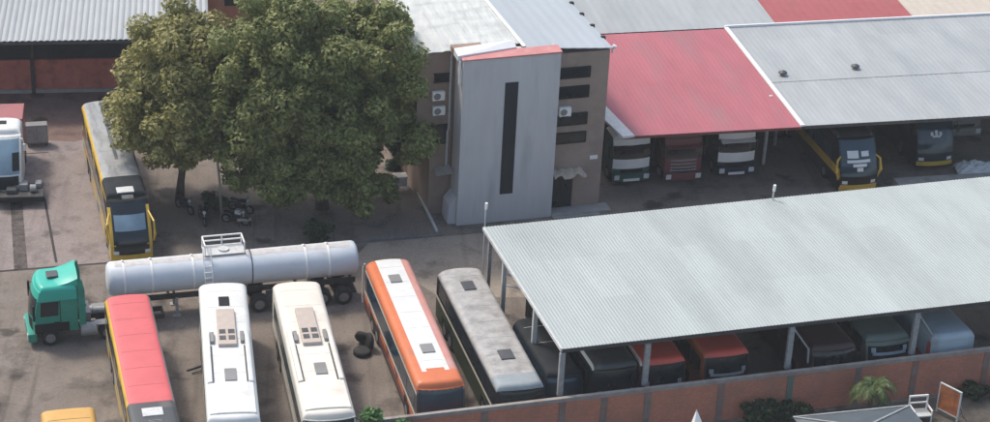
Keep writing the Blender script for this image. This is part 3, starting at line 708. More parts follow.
# ------------------------------------------------------------------ the buses in the open yard
def white_roof(kind):
    def f(S,t):
        o=.5; m='white' if kind==1 else 'cream'
        mb=MB(); S.roof(mb,3.1+o,6.85+o,-.5,.5,.2,'beige'); a=mb.build('air_conditioner',t,bevel=.04)
        mb=MB()
        for sv in (5.35+o,6.0+o):
            for xx in (-.24,.24): S.roof(mb,sv,sv+.42,xx-.17,xx+.17,.22,'darkgrey',.1)
        mb.build('vent_grille',a)
        mb=MB()
        for xx in (-.8,.8): S.roof(mb,5.5+o,6.5+o,xx-.1,xx+.1,.2,'midgrey')
        mb.build('side_duct',a,bevel=.03)
        # raised edges and front cap leave a sunken deck in the middle of the roof
        mb=MB()
        for sg in (-1,1):
            p,q=sorted((sg*.93,sg*1.2)); S.roof(mb,5.2+o,10.45+o,p,q,.16,m)
        S.roof(mb,10.45+o,S.L-.9,-1.18,1.18,.09,m); mb.build('roof_fairing',t,bevel=.07)
        mb=MB()
        for sg in (-1,1):
            p,q=sorted((sg*.84,sg*.93)); S.roof(mb,6.7+o,10.45+o,p,q,.02,'darkgrey')  # grey strips painting the shadow lines along the raised edges
        mb.build('rail_shadow',t)
        if kind==1:
            mb=MB(); S.roof(mb,1.5+o,2.45+o,-.3,.28,.05,'black'); mb.build('roof_opening',t)
    return f
GY='buses parked in the open yard'
def fw(base,stripe=None):
    def fn(region,sv,x,z):
        if region=='under': return 'chassis'
        if region=='roof': return base
        if region=='side' and z<.75: return 'midgrey'
        if region=='side' and stripe and 1.35<z<1.6: return stripe
        return base
    return fn
bus('white coach with a black square opening near the rear of its roof',-3.70,99.75,4.0,14.75,3.6,W=2.68,rb=.2,side='white',roof='white',glass='glass_green',fn=fw('white'),group=GY,
    hatches=((9.6,.02,1.15,.62,'midgrey'),),roofparts=white_roof(1),frake=.45,front_glass=(1.35,3.5))
bus('cream white coach without roof opening, between the white coach and the orange bus',.43,99.9,6.8,14.5,3.59,W=2.68,rb=.2,side='cream',roof='cream',glass='glass_green',fn=fw('cream','beige'),group=GY,
    hatches=((9.2,.12,1.1,.62,'midgrey'),),roofparts=white_roof(2),frake=.45,front_glass=(1.35,3.5))
def f_orange(region,sv,x,z):
    if region=='under': return 'chassis'
    if region=='roof':
        if sv>12.55: return 'orange'
        if x<-.72: return 'orange'
        if x>.78: return 'shadedorange'  # right roof curve painted duller, as the side turned from the sun
        if sv<.5: return 'cream'
        return 'white'
    if region=='side':
        if z>2.9: return 'orange'
        if 2.75<z: return 'cream'
        if z>1.55: return 'darkgrey'
        if 1.35<z<1.55: return 'cream'
        if z>.95: return 'orange' if (sv*1.3+z)%3.1>1.0 else 'darkred'
        return 'darkred' if z>.6 else 'chassis'
    if region=='rear': return 'orange'
    return 'orange' if z>2.9 or z<1.2 else 'darkgrey'
def or_parts(S,t):
    mb=MB()
    mb.tube([(-1.29,-.15,3.15),(-1.36,-.05,2.9),(-1.38,-.05,1.2),(-1.36,-.1,.6)],.045,'cream',8); mb.build('corner_rail',t)
bus('orange bus with a white roof panel and two dark hatches',5.66,102.9,9.3,14.35,3.4,side='orange',roof='white',glass='glass_blue',fn=f_orange,group=GY,
    hatches=((2.3,-.05,.85,.66,'midgrey'),(10.05,.05,.85,.7,'midgrey')),roofparts=or_parts,frake=.45,mirrors=False,wz=(1.75,2.7))
def f_grey(region,sv,x,z):
    if region=='under': return 'chassis'
    if region=='roof': return 'bluegrey_front' if sv>12.0 else 'worn_roof'
    if region=='side':
        if z>2.9: return 'midgrey'
        if z>1.75: return 'black'
        if 1.55<z<1.75: return 'cream'
        return 'darkgreen'
    if region=='rear': return 'darkgreen'
    return 'bluegrey_front' if z>3.0 else ('black' if z>1.3 else 'darkgreen')
bus('dark green bus with a weathered grey roof, next to the corrugated shed',9.72,102.1,10.2,13.5,3.25,side='darkgreen',roof='worn_roof',fn=f_grey,group=GY,
    hatches=((2.0,.0,.95,.7,'darkgrey'),(9.6,.05,.95,.75,'darkgrey')),frake=.35,mirrors=False,wz=(2.0,2.8))
def f_red(rf):
    HH=H_[0]
    def fn(region,sv,x,z):
        if region=='under': return 'chassis'
        d=(sv*.75+z*1.6)%3.4
        if region=='roof':
            if sv>rf: return 'blackroof' if rf>11.8 else 'darkgrey'
            if abs(x)>1.12: return 'yellow' if x<0 else 'midgrey'
            return 'redroof_bus' if rf<11.8 else 'grey_roof'
        if region=='side':
            if z>HH-.45: return 'yellow'
            if 1.35<z<1.6: return 'yellow'
            if z<.75: return 'yellow' if (sv%5)<3.4 else 'darkgrey'
            if d<.85: return 'yellow'
            return 'steel' if z<1.35 else 'black'
        if region=='rear': return 'midgrey'
        return 'yellow' if z<.78 or (abs(x)>1.08 and z<3.3) else 'black'
    return fn
def hatch_white(sv):
    def f(S,t):
        mb=MB(); S.roof(mb,sv,sv+.75,-.55,.5,.05,'lightsteel'); mb.build('roof_hatch',t,bevel=.02)
        mb=MB()
        for i in range(4): S.roof(mb,sv+1.2+i*.12,sv+1.25+i*.12,-.35,.35,.06,'midgrey')
        mb.build('roof_vent',t)
    return f
H_=[3.5]
bus('bus with a faded red roof and yellow striped side, left of the white coach',-9.03,98.85,10.2,15.3,3.35,side='yellow',roof='redroof_bus',fn=f_red(11.6),group=GY,roofparts=hatch_white(12.2),frake=1.2,mirror='yellow')
H_=[3.9]
def ye_parts(S,t):
    hatch_white(13.55)(S,t)
    mb=MB()
    for sg in (-1,1):
        mb.tube([S.pt(sg*1.2,3.0,1),(sg*1.42,-16.0,2.7),(sg*1.45,-16.15,1.9),(sg*1.38,-16.0,1.4)],[.05,.07,.09,.06],'yellow',8)
    mb.build('mirror_arm',t)
    mb=MB(); S.roof(mb,.6,9.5,-.12,.1,.02,'darkgrey'); mb.build('roof_streak',t)
    mb=MB(); S.front(mb,2.15,2.95,-.74,.74,'sky_glass',off=.03,nv=5); mb.build('upper_windshield',t)
bus('grey roofed coach with yellow striped sides and black front, beside the big tree',-12.6,124.2,11.2,16.4,3.87,side='yellow',roof='grey_roof',glass='glass',fn=f_red(12.05),group=GY,roofparts=ye_parts,
    frake=2.0,front_glass=(.85,3.55),front_t=.84,mirrors=False,mirror='yellow',bumper='yellow',wz=(1.7,2.9))
# yellow roofed bus whose rear end just enters the frame at the bottom
bus('vehicle with a plain yellow orange roof, only its rear end showing at the bottom edge',-11.2,87.2,9.5,9.5,3.3,W=2.74,rb=.02,side='amber',roof='amber',group=GY,frake=.5,nwin=5)
# white fronted bus at the left edge
def f_wr(region,sv,x,z):
    if region=='under': return 'chassis'
    if region=='roof': return 'white'
    if region=='front': return 'white' if z>1.0 else 'darkgrey'
    return 'white'
def wr_parts(S,t):
    mb=MB(); S.roof(mb,.9,1.35,-.8,.3,.05,'black'); mb.build('roof_hatch',t)
    mb=MB(); S.front(mb,.7,1.6,-.85,.85,'black',off=.03,nv=4); mb.build('radiator_opening',t)
    mb=MB(); S.front(mb,1.9,2.9,.55,.9,'black',off=.035,nv=4); mb.build('wiper_panel',t)
def lt_parts(S,t):
    wr_parts(S,t)
    mb=MB(); mb.box(-1.27,1.27,.15,2.7,.95,3.7,'redcargo'); mb.build('cargo_box',t,bevel=.04)
    mb=MB()
    for sx in (-.45,.35): mb.box(sx,sx+.1,-.6,2.7,.6,.9,'chassis')
    mb.build('chassis',t)
    for sg in (-1,1):
        for yy in (-2.4,1.2): wheel(t,sg*1.27,yy,.5,.3,sg)
bus('white truck with a painted pale blue windscreen reflection and dull red box at the left edge',-18.7,121.2,4.0,4.3,4.0,side='white',roof='white',glass='sky_glass',fn=f_wr,frake=2.0,nwin=1,front_glass=(1.7,3.75),front_t=.9,roofparts=lt_parts,wheels=False,mirror='white',name='truck',cat='truck',bodyname='cab',rear_glass=False)
# small flat trailer standing in front of it
ft=thing('flat_trailer','low dark flat trailer with loose parts on it in front of the white truck','trailer',(-17.5,117.0,0),4)
mb=MB(); mb.box(-1.6,1.75,-1.1,1.0,.55,.7,'chassis'); mb.box(-1.7,1.85,-1.2,-1.05,.4,.75,'black'); mb.build('deck',ft,bevel=.02)
for sx in (-1.3,1.2): wheel(ft,sx+.15,0.1,.38,.24,1 if sx>0 else -1)
mb=MB(); mb.tube([(.9,-.3,.95),(1.3,-.3,.95)],.24,'steel',12); mb.box(.2,.75,-.2,.5,.7,1.15,'midgrey'); mb.box(1.2,1.6,.2,.8,.7,1.0,'steel'); mb.box(-.6,.05,-.6,.1,.7,1.0,'darkgrey'); mb.build('loose_parts',ft,bevel=.03)

# ------------------------------------------------------------------ buses under the front shed
GS='buses parked under the corrugated shed'
def two(roof,side,face,trim=None):
    def fn(region,sv,x,z):
        if trim and region=='roof' and (x<-1.16): return trim
        if region=='under': return 'chassis'
        if region=='roof': return roof
        if region in('front',): return face
        if region=='side' and trim and z>3.12: return trim
        return side
    return fn
def f_silver(region,sv,x,z):
    if region=='under': return 'chassis'
    if region=='side' and sv>9.2 and z<2.75: return 'red'
    return 'silverblue'
def face_bar(m,zz=1.5):
    def f(S,t):
        mb=MB(); S.front(mb,zz,zz+.16,-.75,.75,m,off=.05,nv=2); S.front(mb,zz+.16,zz+.42,-.8,-.62,m,off=.05,nv=2); S.front(mb,zz+.16,zz+.42,.62,.8,m,off=.05,nv=2); mb.build('guard_bar',t)
    return f
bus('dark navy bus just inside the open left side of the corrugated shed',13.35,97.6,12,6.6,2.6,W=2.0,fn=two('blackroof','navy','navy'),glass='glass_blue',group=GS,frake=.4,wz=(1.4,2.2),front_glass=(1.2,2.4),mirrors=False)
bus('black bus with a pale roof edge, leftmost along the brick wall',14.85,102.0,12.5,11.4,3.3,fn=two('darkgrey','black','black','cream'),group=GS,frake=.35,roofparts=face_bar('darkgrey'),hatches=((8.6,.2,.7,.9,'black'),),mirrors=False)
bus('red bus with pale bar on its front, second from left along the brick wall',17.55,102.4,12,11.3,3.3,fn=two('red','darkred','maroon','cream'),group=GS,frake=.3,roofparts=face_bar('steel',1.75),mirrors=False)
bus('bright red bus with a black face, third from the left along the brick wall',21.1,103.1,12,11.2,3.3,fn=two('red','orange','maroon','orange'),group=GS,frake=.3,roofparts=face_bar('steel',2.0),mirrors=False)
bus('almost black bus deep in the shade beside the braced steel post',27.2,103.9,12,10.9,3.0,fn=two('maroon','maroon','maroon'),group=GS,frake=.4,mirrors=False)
bus('dull grey green bus behind the palm',30.35,105.0,12,11.0,3.0,fn=two('greygreen','greygreen','greygreen'),group=GS,frake=.45,roofparts=face_bar('silverblue',2.0),front_glass=(1.4,2.5),mirrors=False)
bus('silver blue bus with a red side panel, rightmost along the brick wall',33.75,105.0,12,11.0,3.2,fn=f_silver,group=GS,frake=.15,glass='silverblue',front_glass=(2.5,2.75),front_t=.9,mirrors=False)

# ------------------------------------------------------------------ coaches in the back shed
def chevron(S,t):
    e=MB(); z=2.3
    for a,b,c,d in ((-.62,-.05,2.42,2.85),(.1,.5,2.5,2.8),(-.65,.55,2.15,2.32),(-.36,.36,1.9,2.08),(-.16,.16,1.62,1.85)):
        S.front(e,c,d,a,b,'lamp',off=.04,nv=2)
    e.build('emblem',t)
    mb=MB()
    for sg in (-1,1): mb.tube([S.pt(sg*1.2,2.5,1),(sg*1.45,-12.1,2.3),(sg*1.5,-12.3,1.6),(sg*1.3,-12.2,1.0)],[.05,.08,.1,.07],'yellow',8)
    mb.build('mirror_arm',t)
def crownmark(S,t):
    e=MB()
    for a,b,c,d in ((-.2,.22,2.3,2.42),(-.3,-.16,2.4,2.62),(-.06,.08,2.4,2.72),(.16,.3,2.4,2.62)):
        S.front(e,c,d,a,b,'lamp',off=.04,nv=2)
    e.build('emblem',t)
def f_coach(region,sv,x,z):
    if region=='under': return 'chassis'
    if region=='side': return 'yellow' if 1.2<z<1.7 else 'black'
    if region=='front': return 'yellow' if z<.62 else 'black'
    if region=='roof': return 'darkgrey' if abs(x)>1.1 else 'black'
    return 'black'
GB='coaches in the grey roofed bus shed'
bus('black coach with yellow edging and a large white emblem on its windscreen',35.0,130.15,9.0,12.6,3.75,fn=f_coach,group=GB,frake=1.4,front_glass=(1.3,3.4),roofparts=chevron,mirrors=False,mirror='yellow',bumper='yellow',glass='glass_blue')
bus('dark blue coach with a pale yellow bumper and a small white emblem',41.3,133.3,7.5,12.2,3.6,fn=two('navy','black','navy'),group=GB,frake=1.2,front_glass=(1.3,3.35),roofparts=crownmark,bumper='yellow',glass='glass_blue')

# ------------------------------------------------------------------ trucks
def cab_truck(lab,x,y,yaw,c,top,low,band='white',H=3.45,group='trucks under the red roof',cargo='darkgrey',chrome=False,visor=None):
    """cab-over truck with its front at (x,y); built back to front"""
    t=thing('truck',lab,'truck',(x-math.sin(R(yaw))*9,y+math.cos(R(yaw))*9,0),yaw,group)
    S=Shell(2.2,2.48,.95,H,r=.22,crown=.04,frake=.35,rrake=.02,fb=.2,rb=.05,zb=1.9,R=.22)
    cabt=bpy.data.objects.new('cab',None)
    def fn(region,sv,xx,z):
        if region=='under': return 'chassis'
        if region=='front':
            if z>2.8: return top
            if 1.25<z<1.95: return band
            return low
        if region=='roof': return top
        return c
    o=S.body('cab',t,fn,[.95,1.25,1.5,1.75,1.95,2.1,2.4,2.8,3.0])
    o.location=(0,-6.8,0)
    def P(nm,mb,**k):
        q=mb.build(nm,o,**k); return q
    mb=MB(); S.front(mb,1.93,2.83,-.97,.97,'glass',nv=5); P('windshield',mb)
    mb=MB(); S.front(mb,.98,1.22,-.6,.6,'black',off=.02,nv=2); 
    P('grille',mb)
    if chrome:
        mb=MB()
        for zz in (1.05,1.25,1.5,1.75): S.front(mb,zz,zz+.09,-.7,.7,'steel',off=.04,nv=1)
        P('grille_bar',mb)
    mb=MB(); mb.box(-1.22,1.22,-2.32,-1.9,.4,.93,low); P('bumper',mb,bevel=.06)
    mb=MB(); mb.box(-.55,.55,-2.36,-2.32,.42,.6,top); P('number_plate_holder',mb,bevel=.01)
    for sg in (-1,1):
        a,b=sorted((sg*.66,sg*.95)); mb=MB(); mb.box(a*1.24,b*1.24,-2.37,-2.28,.55,.88,'lamp'); P('headlight',mb,bevel=.03)
        mb=MB(); mb.box(sg*1.42-.09,sg*1.42+.09,-1.95,-1.85,2.0,2.75,'black'); mb.bar((sg*1.2,-1.8,2.7),(sg*1.42,-1.9,2.65),.04,'black'); P('mirror',mb,bevel=.03)
        mb=MB(); S.side(mb,sg,.75,1.6,2.0,2.7,'glass'); P('side_window',mb)
    mb=MB(); mb.add([(-1.15,-2.0,2.86),(1.15,-2.0,2.86),(1.15,-2.3,2.72),(-1.15,-2.3,2.72),(-1.15,-2.0,2.8),(1.15,-2.0,2.8),(1.15,-2.3,2.68),(-1.15,-2.3,2.68)],[(0,3,2,1),(4,5,6,7),(0,1,5,4),(1,2,6,5),(2,3,7,6),(3,0,4,7)],visor or 'black'); P('sun_visor',mb)
    mb=MB(); mb.box(-.45,.45,-8.8,0,.55,.85,'chassis'); mb.build('chassis',t)
    mb=MB(); mb.box(-1.25,1.25,-6.3,0,1.1,3.4,cargo); mb.build('cargo_box',t,bevel=.03)
    for sg in (-1,1):
        for yy in (-7.7,-2.4,-1.2): wheel(t,sg*1.22,yy,.5,.3,sg)
    return t
cab_truck('dark green truck with white bands, parked nearest the office building under the red roof',22.4,119.0,9,'truckgreen','plasticwhite','truckgreen',band='plasticwhite',cargo='darkgrey',visor='black')
cab_truck('dull maroon truck with grey grille bars, middle of the three under the red roof',25.8,119.1,8,'truckred','truckred','truckred',band='truckred',cargo='maroon',chrome=True,visor='truckred')
cab_truck('white truck, right one of the three under the red roof',29.45,120.0,8,'navy','plasticwhite','navy',band='plasticwhite',cargo='darkgrey',visor='white')
# small grey vehicle cab behind the blue coach
cab_truck('small grey truck cab seen in the shade right of the dark blue coach',46.2,126.0,8,'midgrey','midgrey','midgrey',band='midgrey',H=3.2,cargo='darkgrey',group='trucks under the grey roof')

def tractor(lab,x,y,yaw):
    """road tractor; local -y is its front"""
    t=thing('tractor_truck',lab,'truck',(x,y,0),yaw)
    S=Shell(2.7,2.5,.9,3.75,r=.25,crown=.05,frake=.4,rrake=.02,fb=.25,rb=.05,zb=1.9,R=.25)
    def fn(region,sv,xx,z):
        if region=='under': return 'chassis'
        if region=='roof': return 'teal'
        if z>2.9: return 'teal'
        return 'tealdark'
    o=S.body('cab',t,fn,[.9,1.2,1.5,1.75,2.0,2.3,2.6,2.9,3.1]); o.location=(0,-3.35,0)
    mb=MB(); S.front(mb,1.9,3.05,-.93,.93,'glass',nv=5); mb.build('windshield',o)
    mb=MB(); S.front(mb,1.0,1.7,-.7,.7,'black',off=.02,nv=3); mb.build('grille',o)
    mb=MB(); mb.box(-1.25,1.25,-2.9,-2.4,.35,.9,'tealdark'); mb.build('bumper',o,bevel=.06)
    for sg in (-1,1):
        mb=MB(); S.side(mb,sg,1.15,2.15,1.95,2.85,'glass',skew=-.06); mb.build('side_window',o)
        mb=MB(); S.side(mb,sg,1.0,1.05,.95,2.9,'black',off=.01); S.side(mb,sg,1.1,1.4,1.45,1.55,'black',off=.03); mb.build('door_handle',o)
        mb=MB(); mb.box(sg*1.5-.1,sg*1.5+.1,-2.6,-2.47,1.9,2.85,'black'); mb.bar((sg*1.2,-2.3,2.9),(sg*1.5,-2.55,2.8),.05,'black'); mb.bar((sg*1.2,-2.4,1.95),(sg*1.5,-2.55,1.98),.05,'black'); mb.build('mirror',o,bevel=.03)
        a,b=sorted((sg*.8,sg*1.12)); mb=MB(); mb.box(a,b,-2.93,-2.87,.5,.8,'lamp'); mb.build('headlight',o,bevel=.02)
        mb=MB(); S.side(mb,sg,.55,2.5,.92,1.5,'black',off=.03); mb.build('wheel_arch',o)  # black plate: wheel arch, enlarged to paint the lower cab's shadow too
    # roof fairing with flared rear edge
    mb=MB(); vs=[]; nu,nv=8,8
    for j in range(nv+1):
        v=j/nv
        for i in range(nu+1):
            u=i/nu*2-1; vs.append((u*(1.05+.08*v),-1.75+1.8*v,3.70+.08*(1-u*u)+.55*v**2.2*(1-.25*abs(u)**3)))
    k=len(vs); vs+=[(x_*.97,y_,3.6) for x_,y_,z_ in vs]
    fs=[]
    for j in range(nv):
        for i in range(nu):
            a=j*(nu+1)+i; fs+=[(a,a+nu+1,a+nu+2,a+1),(k+a,k+a+1,k+a+nu+2,k+a+nu+1)]
    for j in range(nv):
        a=j*(nu+1); fs.append((a,k+a,k+a+nu+1,a+nu+1)); a+=nu; fs.append((a,a+nu+1,k+a+nu+1,k+a))
    mb.add(vs,fs,'teal'); f=mb.build('roof_fairing',o,smooth=True); sharp(f,50)
    mb=MB(); S.roof(mb,.95,1.6,-.42,.3,.16,'darkgrey',.05); mb.build('roof_hatch',o,bevel=.03)
    for sg in (-1,1):
        mb=MB(); mb.add([(sg*1.24,.02,1.2),(sg*1.24,.4,1.2),(sg*1.2,.4,3.4),(sg*1.16,.25,4.1),(sg*1.2,.02,3.7),(sg*1.18,.02,1.2),(sg*1.18,.4,1.2),(sg*1.14,.4,3.4),(sg*1.1,.25,4.1),(sg*1.14,.02,3.7)],
          [(0,1,2,3,4),(9,8,7,6,5),(0,5,6,1),(1,6,7,2),(2,7,8,3),(3,8,9,4),(4,9,5,0)],'tealdark'); mb.build('side_fairing',o)
    mb=MB()
    for sx in (-.45,.4): mb.box(sx,sx+.1,-5.5,1.6,.62,.92,'chassis')
    for yy in (-3.4,-1.5,.2,1.5): mb.box(-.45,.45,yy,yy+.12,.65,.88,'chassis')
    mb.build('chassis',t)
    mb=MB(); mb.prism([(-.5,-.9),(.5,-.9),(.55,.2),(.2,.75),(.08,.2),(-.08,.2),(-.2,.75),(-.55,.2)],1.02,1.12,'steel'); mb.build('fifth_wheel',t)
    for sg in (-1,1):
        a,b=sorted((sg*.62,sg*1.2)); mb=MB(); mb.tube([(sg*.92,-3.25,.72),(sg*.92,-2.35,.72)],.38,'steel',16); mb.build('fuel_tank',t)
        for yy in (-5.0,-1.75,-.35): wheel(t,sg*1.22,yy,.5,.3,sg,dual=yy>-4)
        mb=MB(); a,b=sorted((sg*.62,sg*1.24)); mb.box(a,b,-2.4,.3,1.04,1.09,'midgrey'); mb.build('mudguard',t,bevel=.02)
    mb=MB(); mb.tube([(.3,-3.1,.9),(.3,-3.1,1.9),(.1,-2.9,1.8)],.12,'black',10); mb.box(-.9,.5,-3.2,-2.6,.9,1.5,'midgrey'); mb.tube([(-.5,-2.4,1.05),(-.5,-1.2,1.05)],.2,'steel',12); mb.build('air_tank',t)
    return t
tractor('teal green tractor truck with a dark roof hatch, facing left beside the tanker',-8.75,100.85,-78)

# ------------------------------------------------------------------ tanker trailer
ang=math.degrees(math.atan2(104.69-101.97,4.05+10.46))
tk=thing('tanker_trailer','long pale blue white tanker trailer with a railed catwalk, behind the white coaches','tanker',(-10.46,101.97,0),ang)
TL=14.76; rr=1.0; zc=2.45
prof=[(0,.03),(.02,.5),(.07,.78),(.16,.93),(.3,rr)]+[(.3+(TL-.6)*i/12,rr) for i in range(1,12)]+[(TL-.3,rr),(TL-.16,.93),(TL-.07,.78),(TL-.02,.5),(TL,.03)]
mb=MB(); mb.lathe_x(prof,'tank',48,(0,0,zc)); sharp(mb.build('tank',tk,smooth=True),40)
for i,xx in enumerate((1.0,2.6,5.0,11.6,12.95)):
    mb=MB(); mb.lathe_x([(-.05,rr-.02),(-.05,rr+.035),(.05,rr+.035),(.05,rr-.02)],'plasticwhite',48,(xx,0,zc)); mb.build('band',tk,smooth=False)
    mb=MB(); mb.tube([(xx,0,zc+rr),(xx,0,zc+rr+.12)],.06,'lightsteel',8); mb.build('band_lug',tk)
mb=MB(); mb.lathe_x([(-.03,rr-.02),(-.03,rr+.02),(.03,rr+.02),(.03,rr-.02)],'darkgrey',48,(8.4,0,zc)); mb.build('seam',tk)
mb=MB()
a0=R(70)
vs=[];n=40
for i in range(n+1):
    for k in range(5):
        a=R(84+7*k+2*math.sin(i*1.7+k)); x=.5+(TL-1)*i/n; vs.append((x,(rr+.006)*math.cos(a),zc+(rr+.006)*math.sin(a)))
fs=[(i*5+k,(i+1)*5+k,(i+1)*5+k+1,i*5+k+1) for i in range(n) for k in range(4)]
mb.add(vs,fs,'tanktop'); mb.build('top_walkway',tk,smooth=True)
ct=MB(); ct.box(5.7,8.1,-.25,1.0,zc+rr+.04,zc+rr+.1,'lightsteel'); cw=ct.build('catwalk',tk)
mb=MB()
zt=zc+rr+.1
for x in (5.75,6.9,8.05):
    for y in (.97,): mb.bar((x,y,zt),(x,y,zt+.6),.07,'plasticwhite')
for x in (5.75,8.05): mb.bar((x,-.2,zt),(x,-.2,zt+.6),.07,'plasticwhite'); mb.bar((x,-.2,zt+.6),(x,.97,zt+.6),.07,'plasticwhite')
for z in (.3,.6): mb.bar((5.75,.97,zt+z),(8.05,.97,zt+z),.07,'plasticwhite')
mb.build('railing',cw)
mb=MB()
for a in (0,.45): mb.tube([(5.6+a,-.3,zt+.5),(5.6+a,-.62,zt-.15),(5.6+a,-1.06,zc+.1),(5.6+a,-1.12,zc-.6)],.035,'plasticwhite',6)
for k in range(6):
    z=zc-.5+k*.3; yv=-1.09 if z<zc+.2 else -math.sqrt(max(.05,1.06**2-(z-zc)**2)); mb.bar((5.6,yv-.03,z),(6.05,yv-.03,z),.04,'plasticwhite')
mb.build('ladder',tk)
mb=MB(); mb.tube([(6.9,.3,zc+.95),(6.9,.3,zc+1.2)],.32,'lightsteel',18); mb.build('manhole',tk)
mb=MB()
for sy in (-.5,.42): mb.box(.8,TL-.2,sy,sy+.08,1.05,1.4,'chassis')
for xx in (1,3.5,6,9,11,13,14.3): mb.box(xx,xx+.1,-.5,.5,1.1,1.38,'chassis')
mb.box(13.9,14.5,-1.1,1.1,.7,.85,'chassis'); mb.box(9.2,10.3,-1.1,-.6,.5,1.1,'darkgrey')
mb.build('chassis',tk,bevel=.01)
for sy in (-.75,.65):
    mb=MB(); mb.box(3.9,4.05,sy,sy+.12,.05,1.2,'steel'); mb.box(3.75,4.2,sy-.1,sy+.22,0,.06,'steel'); mb.build('landing_leg',tk)
for xx in (8.75,12.5,13.75):
    for sg in (-1,1):
        w_=wheel(tk,0,0,.52,.3,sg,dual=True); w_.rotation_euler=(0,0,R(-90)); w_.location=(xx,-sg*1.22+0,0)
        w_.rotation_euler=(0,0,R(-90))
        
# ------------------------------------------------------------------ trees
def leaves(centres,n,spread,size,m,name,parent,flat=1.,seed=1,long=1.4):
    rg=np.random.default_rng(seed)
    C=np.array(centres)[:, :3]; Rr=np.array(centres)[:,3]
    pr=Rr**2/np.sum(Rr**2)
    idx=rg.choice(len(C),n,p=pr)
    d=rg.normal(size=(n,3)); d/=np.linalg.norm(d,axis=1)[:,None]
    rad=Rr[idx]*rg.uniform(.35,1.05,n)**.6
    P=C[idx]+d*rad[:,None]*np.array([1,1,flat])*spread
    nrm=d+rg.normal(size=(n,3))*.55+np.array([0,0,.55]); nrm/=np.linalg.norm(nrm,axis=1)[:,None]
    a=np.cross(nrm,rg.normal(size=(n,3))); a/=np.linalg.norm(a,axis=1)[:,None]; b=np.cross(nrm,a)
    s=size*rg.uniform(.55,1.3,n)[:,None]
    v=np.stack([P-a*s*long*.5,P+b*s*.36-nrm*s*.06,P+a*s*long*.5,P-b*s*.36-nrm*s*.06],1).reshape(-1,3)
    me=bpy.data.meshes.new(name); me.vertices.add(4*n); me.vertices.foreach_set('co',v.ravel())
    me.loops.add(4*n); me.loops.foreach_set('vertex_index',np.arange(4*n)); me.polygons.add(n)
    me.polygons.foreach_set('loop_start',np.arange(0,4*n,4)); me.polygons.foreach_set('loop_total',np.full(n,4))
    me.update(calc_edges=True); me.materials.append(M[m])
    o=bpy.data.objects.new(name,me); col.objects.link(o); o.parent=parent; return o
def tree(lab,x,y,crown_c,rad,nclump,nleaf,m,bark,seed,trunk_r=.22,lean=None,size=.3,name='tree',low=.0):
    rnd=random.Random(seed); t=thing(name,lab,'tree',(x,y,0))
    cx,cy,cz=crown_c; rx,ry,rz=rad
    cl=[]
    for i in range(nclump):
        while True:
            d=Vector((rnd.gauss(0,1),rnd.gauss(0,1),rnd.gauss(0,1))).normalized()
            if d.z>-.97: break
        k=rnd.uniform(.55,1.06)*(1+.13*math.sin(3.1*d.x+seed)+.1*math.sin(4.3*d.y+2*seed)+.1*math.sin(5*d.z+seed))
        r=rnd.uniform(.35,1.25)
        if d.z<-.3: k*=rnd.uniform(.75,1.0); r*=.8
        cl.append((cx+d.x*rx*k,cy+d.y*ry*k,cz+d.z*rz*k,r))
    for i in range(nclump//4):
        d=Vector((rnd.uniform(-.6,.6),rnd.uniform(-.6,.6),rnd.uniform(-.6,.6)))
        cl.append((cx+d.x*rx,cy+d.y*ry,cz+d.z*rz,rnd.uniform(.8,1.3)))
    leaves(cl,nleaf,1,size,m,'crown',t,.85,seed)
    mb=MB()
    top=Vector((cx,cy,cz-rz*.25)); lean=lean or (0,0)
    mid=Vector((cx*.5+lean[0],cy*.5+lean[1],(cz-rz*.25)*.5))
    mb.tube([(0,0,-.05),(mid.x*.3,mid.y*.3,mid.z*.45),mid,top],[trunk_r*1.35,trunk_r,trunk_r*.85,trunk_r*.6],bark,12); mb.build('trunk',t,smooth=True)
    for i in range(9):
        tgt=Vector(cl[rnd.randrange(nclump)][:3]); st=mid.lerp(top,rnd.random())
        m_=st.lerp(tgt,.5)+Vector((0,0,rnd.uniform(-.2,.6)))
        mb=MB(); mb.tube([st,m_,tgt],[trunk_r*.45,trunk_r*.3,.03],bark,8); mb.build('branch',t,smooth=True)
    return t
tree('olive toned leafy tree on the left, overhanging the yellow striped coach',-7.0,117.2,(.7,-.3,7.0),(4.5,4.2,5.6),300,95000,'leaf_olive','bark',3,trunk_r=.24,size=.24)
tree('large dense green tree in front of the office building',2.2,115.8,(-.55,-.5,7.6),(6.15,5.8,7.4),520,190000,'leaf_green','bark',11,trunk_r=.34,size=.24)
mb=MB(); mb.tube([(0,0,0),(-.08,0,2.5),(-.3,.02,5.5),(-.5,0,8.6)],[.09,.085,.075,.06],'palebark',10); o=mb.build('pole',smooth=True); o.location=(-4.2,114.2,0); tag(o,'thin pale leaning wooden pole between the two trees','pole')
# low plants
def bush(lab,x,y,z,rx,ry,rz,n,m,seed,size=.2,name='bush',z0=0):
    rnd=random.Random(seed); t=thing(name,lab,'plant',(x,y,z0))
    cl=[(rnd.gauss(0,.5)*rx,rnd.gauss(0,.5)*ry,z-z0+rnd.gauss(0,.4)*rz,rnd.uniform(.3,.6)*min(rx,rz)*1.2) for i in range(14)]
    leaves(cl,n,1,size,m,'foliage',t,.8,seed)
    mb=MB()
    for c in cl[:6]: mb.tube([(c[0]*.15,c[1]*.15,0),(c[0]*.6,c[1]*.6,(z-z0)*.6),c[:3]],[.05,.035,.015],'bark',6)
    mb.build('stem',t); return t
bush('bright green leafy bush rising at the brick wall in front of the cream coach',4.2,86.3,2.1,1.5,.6,.9,2600,'leaf_bush',5,.24)
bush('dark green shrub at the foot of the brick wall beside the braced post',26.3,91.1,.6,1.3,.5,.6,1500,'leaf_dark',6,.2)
bush('dark green shrub at the left edge of the yard',-17.2,92.6,.9,.9,.9,.8,1600,'leaf_dark',8,.22)
